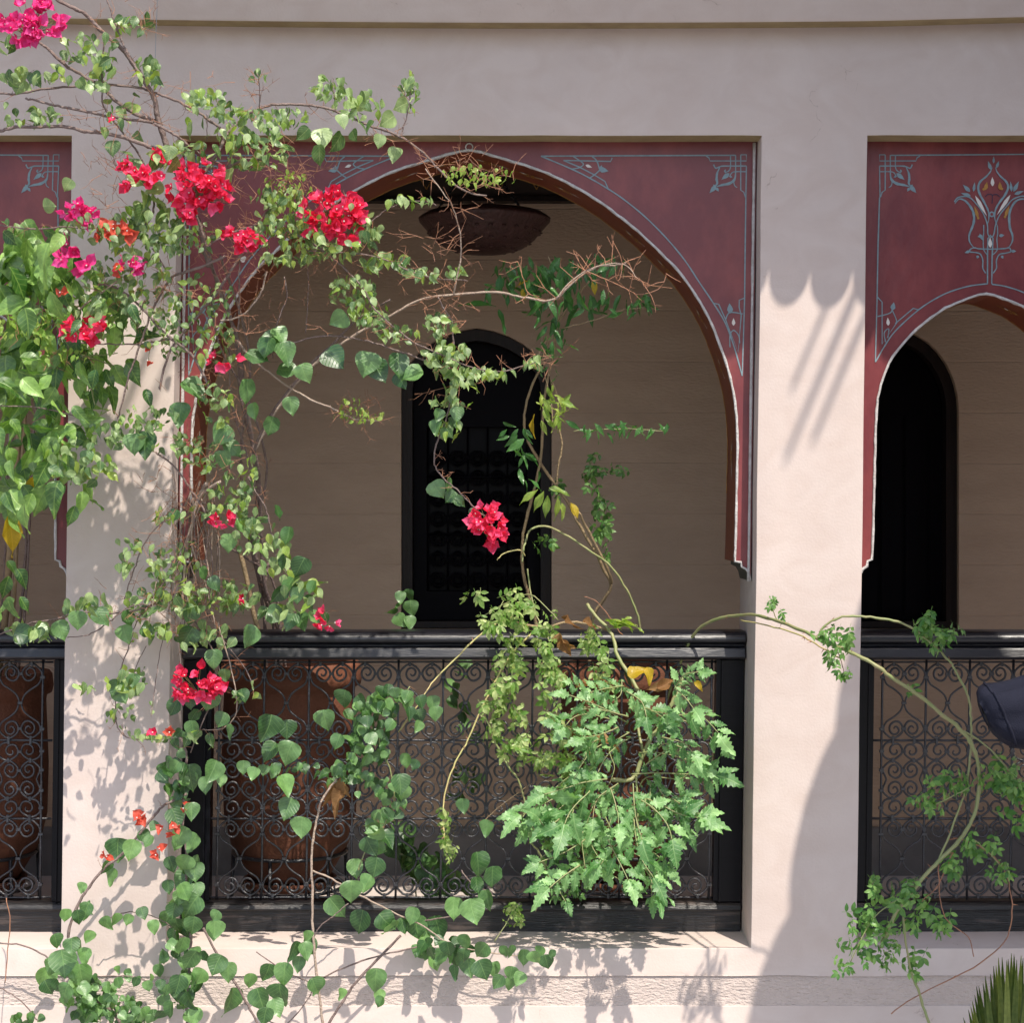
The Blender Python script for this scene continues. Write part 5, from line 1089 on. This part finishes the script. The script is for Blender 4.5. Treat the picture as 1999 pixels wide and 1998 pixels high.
for f in [(40, 560, 70, 70, 60, 40, 66), (130, 580, 80, 60, 60, 34, 56), (210, 620, 70, 50, 44, 30, 50), (110, 660, 90, 50, 60, 34, 54), (40, 720, 60, 80, 60, 36, 60), (120, 750, 70, 60, 44, 32, 52), (200, 740, 60, 40, 20, 32, 52), (90, 830, 90, 50, 50, 32, 52), (30, 880, 50, 80, 40, 34, 56), (60, 960, 60, 60, 34, 36, 56), (110, 920, 50, 50, 20, 32, 48), (20, 1010, 30, 50, 12, 34, 50), (150, 810, 60, 30, 16, 30, 44), (70, 480, 70, 30, 30, 34, 56), (20, 500, 30, 40, 14, 40, 60), (250, 650, 40, 40, 14, 28, 42)]:
    Lp.fill('L', *f, -.34, .10, face=.55)
for x, y, sz, a in [(28, 520, 70, -60), (70, 500, 70, 70), (85, 520, 60, 40), (48, 545, 66, 175), (55, 550, 74, 0), (20, 590, 80, -80), (40, 600, 76, -85), (120, 560, 60, -100), (150, 570, 50, -70), (60, 640, 50, -150), (170, 600, 56, -80), (200, 600, 60, -95), (226, 600, 54, -60), (25, 700, 60, -60), (40, 770, 56, -80), (170, 700, 40, -90), (190, 718, 54, -110), (235, 735, 52, -60), (260, 730, 50, -40), (215, 740, 44, -60), (205, 700, 44, -80), (160, 745, 60, -90), (130, 700, 46, -100), (182, 780, 44, -90), (205, 775, 50, -60), (290, 778, 40, -60), (262, 720, 50, -50), (95, 880, 60, -90), (160, 985, 52, -95), (140, 1010, 46, -100), (175, 960, 40, -60), (190, 985, 36, -20), (105, 960, 50, -150), (55, 990, 56, -100), (110, 850, 50, -130), (45, 1130, 44, -60), (12, 1150, 50, -120), (20, 1190, 44, -90), (50, 1180, 36, -60), (25, 1110, 36, -40), (-5, 1210, 40, -80), (10, 1180, 40, 200)]:
    Lp.pxleaf('L', x, y, -.38 + rnd.gauss(0, .05), sz, ang=a, face=.6, spread=.35)
Lp.pxleaf('yel', 28, 1045, -.34, 84, ang=-80, face=.8); Lp.pxleaf('yel', 62, 950, -.36, 40, ang=-100, face=.7)
Lp.close()

# ------------------------------------------------------------------ slender climber in the middle of the arch
Cp = Plant('slender_climber', 'slender twining climber with narrow leaves rising in the middle of the arch', 'climber')
def cs(pts, d0, d1, r0, r1, m=M_tan): return Cp.stem(pts, d0, d1, r0, r1, m)
cs([(1150, 550), (1125, 580), (1089, 629), (1068, 672), (1053, 720), (1035, 763), (1024, 810), (1028, 854), (1053, 901), (1082, 944), (1108, 981), (1126, 1017), (1162, 1078), (1180, 1115), (1193, 1144), (1176, 1176), (1155, 1216), (1150, 1330)], .12, .62, 2.2, 4)
cs([(1070, 560), (1082, 620), (1082, 683), (1068, 745), (1060, 817), (1057, 883), (1046, 944), (1031, 999), (1020, 1053), (1020, 1108), (1031, 1162), (1046, 1216), (1060, 1330)], .12, .62, 2.2, 4)
cs([(1075, 740), (1089, 780), (1089, 825), (1097, 868), (1089, 919), (1086, 948)], .15, .25, 1.8, 2); cs([(1040, 700), (1053, 689), (1082, 634), (1100, 594), (1090, 550), (1070, 500)], .12, .12, 2, 1.2)
cs([(1060, 745), (1075, 715), (1100, 690), (1132, 660)], .1, .1, 1.4, .8, M_twig); cs([(1060, 650), (1062, 720), (1075, 780), (1080, 840)], .15, .15, 1.3, 1)
cs([(1020, 1098), (1022, 1070), (1028, 1053), (1035, 1035), (1064, 1028), (1100, 1042), (1155, 1078), (1194, 1108), (1223, 1151), (1242, 1194), (1252, 1240)], .2, .35, 2, 2.4, M_green)
cs([(970, 1093), (985, 1080), (1015, 1075), (1025, 1085)], .15, .2, 1, 1.6, M_ygreen); cs([(1130, 1000), (1150, 1040), (1185, 1110), (1194, 1140)], .2, .4, 2.8, 3.4)
cs([(1120, 842), (1180, 838), (1240, 838), (1300, 842)], .16, .16, 1, .7, M_green); cs([(1150, 900), (1165, 950), (1175, 1010), (1185, 1080)], .5, .5, 1, .7, M_green); cs([(1100, 640), (1160, 625), (1220, 605), (1280, 600)], .1, .1, 1.2, .8)
for f in [(1060, 540, 100, 34, 46, 24, 40), (1080, 600, 60, 50, 36, 24, 38), (985, 560, 50, 30, 16, 24, 38), (1170, 600, 60, 26, 20, 20, 32), (1250, 600, 34, 24, 18, 18, 28), (1180, 520, 40, 24, 12, 24, 36), (1080, 670, 40, 30, 16, 20, 30), (1190, 840, 60, 14, 24, 16, 28), (1270, 840, 34, 10, 10, 14, 22), (1010, 850, 30, 40, 12, 22, 34), (1030, 920, 30, 30, 8, 20, 34), (1070, 700, 24, 50, 10, 16, 26)]:
    Cp.fill('j', *f, .08, .07, face=.5)
for f in [(1160, 930, 20, 40, 16, 20, 30), (1170, 985, 20, 26, 10, 18, 26), (1180, 1050, 18, 50, 18, 18, 26), (1200, 920, 20, 12, 5, 14, 20), (1060, 1060, 20, 16, 6, 18, 26), (1095, 960, 20, 24, 8, 18, 26)]: Cp.fill('r', *f, .42, .03, face=.5)
Cp.fill('y', 1082, 800, 34, 32, 26, 24, 38, -.02, .04, face=.5)
for x, y, sz, a, k in [(935, 588, 70, 175, 'j'), (982, 628, 52, -80, 'j'), (1040, 560, 40, 60, 'j'), (1120, 830, 36, -40, 'j'), (1006, 870, 44, -150, 'j'), (1160, 590, 34, -50, 'j'), (1037, 830, 46, -92, 'yj'), (1062, 835, 30, -80, 'y'), (1031, 968, 46, -140, 'y'), (1050, 979, 46, -125, 'y'), (1066, 990, 46, -105, 'y'), (1089, 992, 50, -80, 'y'), (1093, 957, 44, -10, 'y'), (1122, 997, 34, -70, 'yj'), (1100, 1000, 36, -85, 'y'), (1020, 550, 30, 200, 'yj'), (1022, 575, 22, -90, 'yj'), (1160, 560, 28, -80, 'yj')]:
    Cp.pxleaf(k, x, y, .02 if y > 700 else .08, sz, ang=a, face=.6, spread=.25)
Cp.close()

# ------------------------------------------------------------------ rose with long arching canes
Rp = Plant('climbing_rose', 'climbing rose with thorny arching canes reaching right across the pillar', 'rose')
def rs(pts, d0, d1, r0, r1, m=M_green, th=0, key=None, lf=0, sz=(20, 28), sp=12):
    q = Rp.stem(pts, d0, d1, r0, r1, m)
    if th: Rp.thorns(q, th, M_twig, 8)
    if lf: Rp.along(key, q, lf, sz, sp, .5)
    return q
_c = [(1290, 1400, .40), (1330, 1290, .26), (1362, 1231, .17), (1401, 1209, .08), (1438, 1202, .0), (1474, 1202, -.12), (1517, 1213, -.30), (1565, 1231, -.50), (1608, 1253, -.66), (1662, 1274, -.76), (1710, 1300), (1736, 1320), (1788, 1354), (1835, 1392), (1872, 1423), (1897, 1454), (1910, 1494), (1911, 1541), (1903, 1587), (1885, 1625), (1850, 1665), (1819, 1696), (1782, 1740), (1748, 1786), (1732, 1820), (1720, 1850)]
rs([p if len(p) > 2 else (*p, -.80) for p in _c], 0, 0, 3, 3.6, M_green, 34)
rs([(1446, 1212), (1500, 1222), (1560, 1240), (1600, 1262), (1640, 1285)], -.05, -.72, 1.4, 1.6, M_ygreen, 6)
rs([(1600, 1235), (1612, 1220), (1644, 1205), (1681, 1204), (1728, 1209), (1768, 1220), (1804, 1245), (1826, 1263), (1851, 1289), (1860, 1301), (1885, 1348), (1894, 1385), (1896, 1432), (1894, 1479), (1885, 1541), (1860, 1612), (1832, 1684)], -.66, -.8, 2.2, 1.8, M_green, 16)
rs([(1878, 1426), (1922, 1454), (1953, 1485), (1978, 1516), (2020, 1560)], -.8, -.8, 1.6, 1.2, M_green, 4)
rs([(1763, 1787), (1775, 1882), (1796, 1944), (1813, 1998), (1830, 2060)], -.8, -.8, 2, 3, M_green, 4)
rs([(1606, 1237), (1630, 1265), (1645, 1300), (1652, 1335)], -.68, -.7, 1.2, .8, M_bark); rs([(1515, 1210), (1508, 1190), (1500, 1172)], -.25, -.27, 1, .7)
rs([(1850, 1640), (1880, 1640), (1930, 1665), (1965, 1710), (1975, 1780), (1960, 1840), (1900, 1890), (1800, 1940), (1740, 1980)], -.78, -.8, 1.2, 1, M_twig, 4); rs([(1832, 1690), (1835, 1750), (1850, 1800), (1890, 1830), (1900, 1870)], -.8, -.8, 1, .9, M_twig)
rs([(1780, 1740), (1740, 1765), (1700, 1800), (1660, 1880)], -.8, -.82, 1.2, .8); rs([(1860, 1665), (1830, 1730), (1800, 1760)], -.8, -.8, 1, .8, M_twig); rs([(1890, 1540), (1850, 1560), (1810, 1580)], -.8, -.8, 1.2, .8); rs([(1900, 1640), (1930, 1665), (1960, 1700)], -.8, -.8, 1.2, .8)
for f in [(1505, 1182, 10, 16, 8, 12, 18), (1528, 1205, 10, 10, 3, 12, 18), (1615, 1240, 22, 14, 8, 24, 32), (1650, 1255, 20, 24, 8, 24, 30), (1628, 1290, 16, 24, 8, 18, 26), (1650, 1320, 20, 14, 6, 20, 28), (1815, 1225, 38, 26, 18, 22, 30), (1835, 1262, 26, 10, 6, 22, 28), (1870, 1235, 22, 8, 4, 20, 26), (1778, 1348, 14, 8, 5, 16, 24), (1855, 1530, 44, 22, 16, 24, 32), (1830, 1565, 50, 18, 12, 20, 28),
          (1955, 1520, 44, 36, 24, 26, 34), (1985, 1590, 26, 60, 14, 24, 32), (1745, 1735, 46, 26, 16, 24, 32), (1700, 1790, 44, 30, 16, 24, 32), (1690, 1830, 60, 30, 18, 22, 30), (1780, 1790, 44, 40, 18, 26, 34), (1835, 1805, 24, 18, 6, 24, 30), (1700, 1860, 60, 26, 12, 22, 28), (1640, 1895, 24, 16, 6, 18, 24), (1790, 1885, 24, 24, 8, 24, 30), (1915, 1655, 44, 26, 12, 24, 30), (1955, 1705, 24, 16, 8, 22, 28), (1865, 1690, 22, 26, 8, 22, 28), (1740, 1870, 30, 30, 8, 22, 28)]:
    Rp.fill('r', *f, -.27 if f[0] < 1560 else -.74 if f[1] < 1400 else -.8, .04, face=.5)
# shoots spilling over the middle of the handrail
rs([(1000, 1205), (964, 1221), (931, 1245), (889, 1287), (848, 1328), (823, 1365), (778, 1431)], .10, -.06, 2, 1.2, M_ygreen, 8)
rs([(1040, 1235), (1005, 1270), (972, 1320), (943, 1378), (914, 1444), (889, 1489), (869, 1547), (865, 1597), (868, 1640)], .10, -.04, 2.2, 1.4, M_ygreen, 14)
rs([(940, 1400), (951, 1407), (968, 1452), (993, 1498), (1013, 1527), (1030, 1590), (1035, 1640), (1052, 1665), (1066, 1700)], .0, .05, 2, 2, M_green, 8)
rs([(1030, 1110), (1040, 1180), (1060, 1230), (1075, 1260), (1080, 1320), (1075, 1380)], .22, .05, 1.8, 1.2, M_green); rs([(940, 1205), (985, 1180), (1030, 1160), (1060, 1180), (1090, 1212)], .2, .1, 1.2, 1, M_green); rs([(1000, 1215), (1060, 1225), (1110, 1215), (1150, 1220), (1190, 1232)], .12, .16, 3, 2.4, M_tan, 4)
rs([(1145, 1180), (1165, 1205), (1195, 1240), (1205, 1280), (1230, 1320), (1250, 1360)], .2, .02, 3.6, 4, M_green); rs([(1230, 1250), (1210, 1235), (1190, 1205), (1165, 1175), (1140, 1165)], .2, .2, 1, .8, M_twig)
rs([(985, 1170), (975, 1190), (970, 1215)], .15, .1, 1, .8); rs([(940, 1610), (970, 1580), (1040, 1530), (1080, 1525)], .0, .02, .8, .5, M_tan); rs([(1045, 1780), (1065, 1740), (1070, 1700), (1060, 1680)], 0, 0, 1.4, 1, M_green); rs([(965, 1840), (990, 1800), (1000, 1780)], -.05, -.02, 1.2, .8, M_green)
for f in [(1000, 1180, 34, 34, 24, 20, 28), (970, 1215, 34, 20, 18, 20, 28), (1000, 1230, 34, 30, 26, 20, 28), (990, 1290, 30, 34, 24, 20, 28), (985, 1350, 30, 34, 24, 20, 28), (965, 1390, 26, 24, 16, 20, 28), (1005, 1400, 34, 24, 18, 18, 26), (1065, 1265, 28, 44, 26, 20, 28), (1075, 1330, 28, 44, 30, 20, 28), (1075, 1400, 26, 40, 16, 18, 26), (1145, 1245, 22, 24, 14, 18, 26), (1165, 1280, 20, 24, 12, 20, 28), (1185, 1320, 26, 24, 14, 20, 28),
          (1000, 1450, 40, 20, 18, 18, 26), (1040, 1470, 60, 24, 26, 20, 28), (1090, 1490, 40, 30, 20, 20, 28), (1130, 1520, 34, 30, 16, 18, 26), (955, 1425, 20, 20, 8, 20, 28), (870, 1600, 14, 20, 6, 20, 26), (872, 1635, 12, 20, 8, 18, 24), (880, 1668, 16, 16, 14, 12, 18), (1010, 1780, 26, 20, 16, 16, 24), (1000, 1800, 20, 14, 8, 16, 22), (930, 1165, 26, 8, 4, 20, 26), (1120, 1560, 30, 40, 16, 18, 26), (1060, 1195, 30, 12, 6, 18, 24), (1110, 1440, 24, 24, 12, 20, 26)]:
    Rp.fill('rc', *f, .02, .05, face=.5)
for f in [(1100, 1630, 50, 40, 34, 18, 26), (1130, 1680, 44, 34, 26, 18, 26), (1060, 1700, 30, 30, 12, 18, 24), (1120, 1740, 40, 20, 16, 16, 24)]: Rp.fill('r', *f, .12, .05, face=.5)
for _ in range(10): Rp.pxleaf('y', 1215 + rnd.gauss(0, 22), 1213 + rnd.gauss(0, 6), .12, 36, ang=rnd.choice([0, 20, 160, -10, 180, -30, 200, 90]), face=.3)
for x, y, sz, a in [(1110, 1215, 30, -90), (1098, 1255, 40, -95), (1104, 1265, 34, -80), (1150, 1215, 26, -20), (1145, 1335, 44, 20), (1180, 1340, 30, -70)]: Rp.pxleaf('dry', x, y, .05, sz, ang=a)
Rp.close()

# ------------------------------------------------------------------ tomato plant
T = Plant('tomato_plant', 'bushy tomato plant with lobed grey-green leaves hanging over the right of the balustrade', 'tomato plant')
ts = lambda pts, r0, r1, d0=-.02, d1=-.06: T.stem(pts, d0, d1, r0, r1, M_green)
ts([(1205, 1420), (1198, 1340), (1200, 1290), (1224, 1320), (1237, 1370), (1242, 1397), (1254, 1466)], 4, 3, .6, .1)
ts([(1332, 1325), (1326, 1341), (1312, 1373), (1291, 1415), (1273, 1438), (1259, 1466), (1247, 1497), (1240, 1515), (1224, 1525), (1193, 1522)], 4, 4.6, 0, -.02); ts([(1242, 1515), (1244, 1560), (1245, 1606), (1248, 1640)], 2.6, 2)
ts([(1135, 1700), (1150, 1645), (1175, 1590), (1190, 1560)], 3, 2.6, .15, .0)
def comp(pts, n, size, term=1.35, d=-.06, droop=.3):
    q = T.stem(pts, d + .02, d - .05, 1.5, .8, M_green, n=5, wob=.4); N = len(q)
    px = lambda p: (999.5 + p.x * 600 / ((CD + p.y) / CD), 999 - (p.z - ZC) * 600 / ((CD + p.y) / CD))
    for j in range(n):
        f = .22 + .72 * j / max(1, n - 1); i = min(N - 2, int(f * (N - 1))); t = (q[i + 1] - q[i]).normalized()
        for sd in (-1, 1):
            a = math.degrees(math.atan2(t.z, t.x)) + sd * rnd.uniform(42, 66); a = R(a)
            tip = Vector((math.cos(a), rnd.uniform(-.35, .1), math.sin(a) - droop)); sz = size * rnd.uniform(.62, 1.2) / 600
            T.leaf('t', q[i] + tip.normalized() * sz * .12, sz, tip, Vector((rnd.gauss(0, .4), -.65 + rnd.gauss(0, .25), .5 + rnd.gauss(0, .35))), 1.0)
            if rnd.random() < .7: i2 = max(0, i - 3); T.leaf('t', q[i2], sz * .4, Vector((math.cos(a), 0, math.sin(a))), Vector((0, -.8, .5)))
    t = (q[-1] - q[-3]).normalized(); T.leaf('t', q[-1], size * term / 600, t + Vector((0, -.1, -droop * .6)), Vector((rnd.gauss(0, .2), -.8, .4)), 1.1)
for pts, n, sz in [([(1300, 1408), (1326, 1398), (1370, 1396), (1405, 1412), (1432, 1432)], 4, 44), ([(1240, 1512), (1290, 1510), (1345, 1512), (1390, 1512), (1425, 1515)], 4, 52), ([(1270, 1560), (1300, 1573), (1340, 1592), (1385, 1598)], 3, 50), ([(1244, 1530), (1246, 1570), (1252, 1610), (1262, 1640)], 3, 54), ([(1245, 1600), (1250, 1640), (1262, 1680), (1284, 1715)], 3, 54), ([(1200, 1540), (1212, 1580), (1216, 1610)], 3, 46),
                   ([(1193, 1522), (1150, 1528), (1110, 1540), (1070, 1552)], 3, 50), ([(1120, 1550), (1090, 1560), (1050, 1580), (1025, 1592)], 3, 46), ([(1130, 1550), (1100, 1580), (1080, 1600)], 2, 50), ([(1160, 1545), (1125, 1580), (1110, 1610)], 2, 54), ([(1235, 1400), (1200, 1390), (1160, 1372), (1120, 1358)], 4, 42), ([(1200, 1405), (1160, 1395), (1130, 1400), (1110, 1420)], 3, 44), ([(1226, 1340), (1190, 1345), (1160, 1352)], 3, 34),
                   ([(1326, 1345), (1345, 1362), (1362, 1384)], 2, 40), ([(1328, 1340), (1345, 1318), (1372, 1312)], 3, 34), ([(1240, 1630), (1210, 1650), (1180, 1690)], 3, 46), ([(1250, 1650), (1280, 1662), (1310, 1690)], 2, 44), ([(1262, 1690), (1275, 1710), (1290, 1745)], 2, 50), ([(1150, 1640), (1110, 1665), (1060, 1685)], 3, 40), ([(1140, 1690), (1110, 1710), (1080, 1735)], 3, 42), ([(1255, 1470), (1290, 1470), (1330, 1478), (1365, 1490)], 3, 50),
                   ([(1240, 1440), (1215, 1455), (1190, 1480), (1175, 1510)], 3, 44), ([(1255, 1560), (1285, 1580), (1310, 1610), (1320, 1640)], 3, 50), ([(1320, 1560), (1345, 1575), (1375, 1590)], 2, 48), ([(1180, 1600), (1160, 1640), (1180, 1680)], 3, 44), ([(1215, 1530), (1175, 1560), (1165, 1600)], 3, 46), ([(1240, 1380), (1275, 1385), (1300, 1400)], 2, 44), ([(1230, 1350), (1260, 1370), (1270, 1400)], 3, 38), ([(1190, 1450), (1160, 1470), (1140, 1500)], 3, 42), ([(1300, 1440), (1340, 1450), (1360, 1470)], 2, 44), ([(1215, 1420), (1180, 1435), (1150, 1440)], 3, 40), ([(1290, 1520), (1300, 1550), (1340, 1570)], 3, 46), ([(1195, 1640), (1215, 1680), (1235, 1720)], 3, 48), ([(1100, 1600), (1075, 1615), (1060, 1600)], 2, 40)]:
    pts = [(x - 8 - max(0, x - 1370) * .35, y) for x, y in pts]; comp(pts, n + 1, sz * .86 * rnd.uniform(.8, 1.15), d=rnd.uniform(-.26, -.04)); comp([(x + rnd.gauss(0, 16) - 6, y + rnd.gauss(8, 14)) for x, y in pts], n, sz * .58, d=rnd.uniform(-.14, .08))
for x, y, sz, a, kk in [(1245, 1310, 44, 10, 'yel'), (1268, 1320, 36, -80, 'yel'), (1365, 1340, 26, -40, 'yel'), (1300, 1335, 40, 20, 'dry'), (1285, 1340, 36, 190, 'dry'), (1140, 1375, 40, 200, 'dry'), (1125, 1440, 60, -120, 'dry'), (1180, 1445, 50, 10, 'dry'), (1140, 1452, 40, -60, 'dry'), (1160, 1480, 36, -50, 'dry')]: T.pxleaf(kk, x, y, -.03, sz, ang=a)
T.close()

# ------------------------------------------------------------------ fan palm tip
Pm = Plant('fan_palm', 'stiff olive fan palm blades rising at the bottom right corner', 'palm')
base = P(1975, 2320, -.45)
for i in range(32):
    x = 1878 + i * 5.2 + rnd.uniform(-4, 4); y = 1995 - 135 * math.sin(math.pi * min(1, (i + 1.5) / 23) * .62) + rnd.uniform(-8, 12); e = P(x, y, -.45 + rnd.uniform(-.1, .1))
    st = base.lerp(e, .30); t = e - st; L = t.length
    mb = MB(); w_ = .0105; sdv = Vector((1, 0, 0)); up = Vector((0, -1, 0)); rowsv = []
    for f, ww in ((0, .4), (.3, .8), (.6, 1), (.8, .7), (.93, .3), (1, .02)):
        p = st + t * f + Vector((0, -.03 * f * f, 0)); rowsv += [p - sdv * w_ * ww + up * .004, p, p + sdv * w_ * ww + up * .004]
    mb.add(rowsv, [(3 * r, 3 * r + 1, 3 * r + 4, 3 * r + 3) for r in range(5)] + [(3 * r + 1, 3 * r + 2, 3 * r + 5, 3 * r + 4) for r in range(5)], M_palm); mb.build('blade', Pm.root)
mb = MB(); mb.tube([base.lerp(P(1930, 1900, -.45), .3), base, Vector((base.x, base.y, 0))], [.02, .04, .09], M_tan, 8); mb.build('trunk', Pm.root)
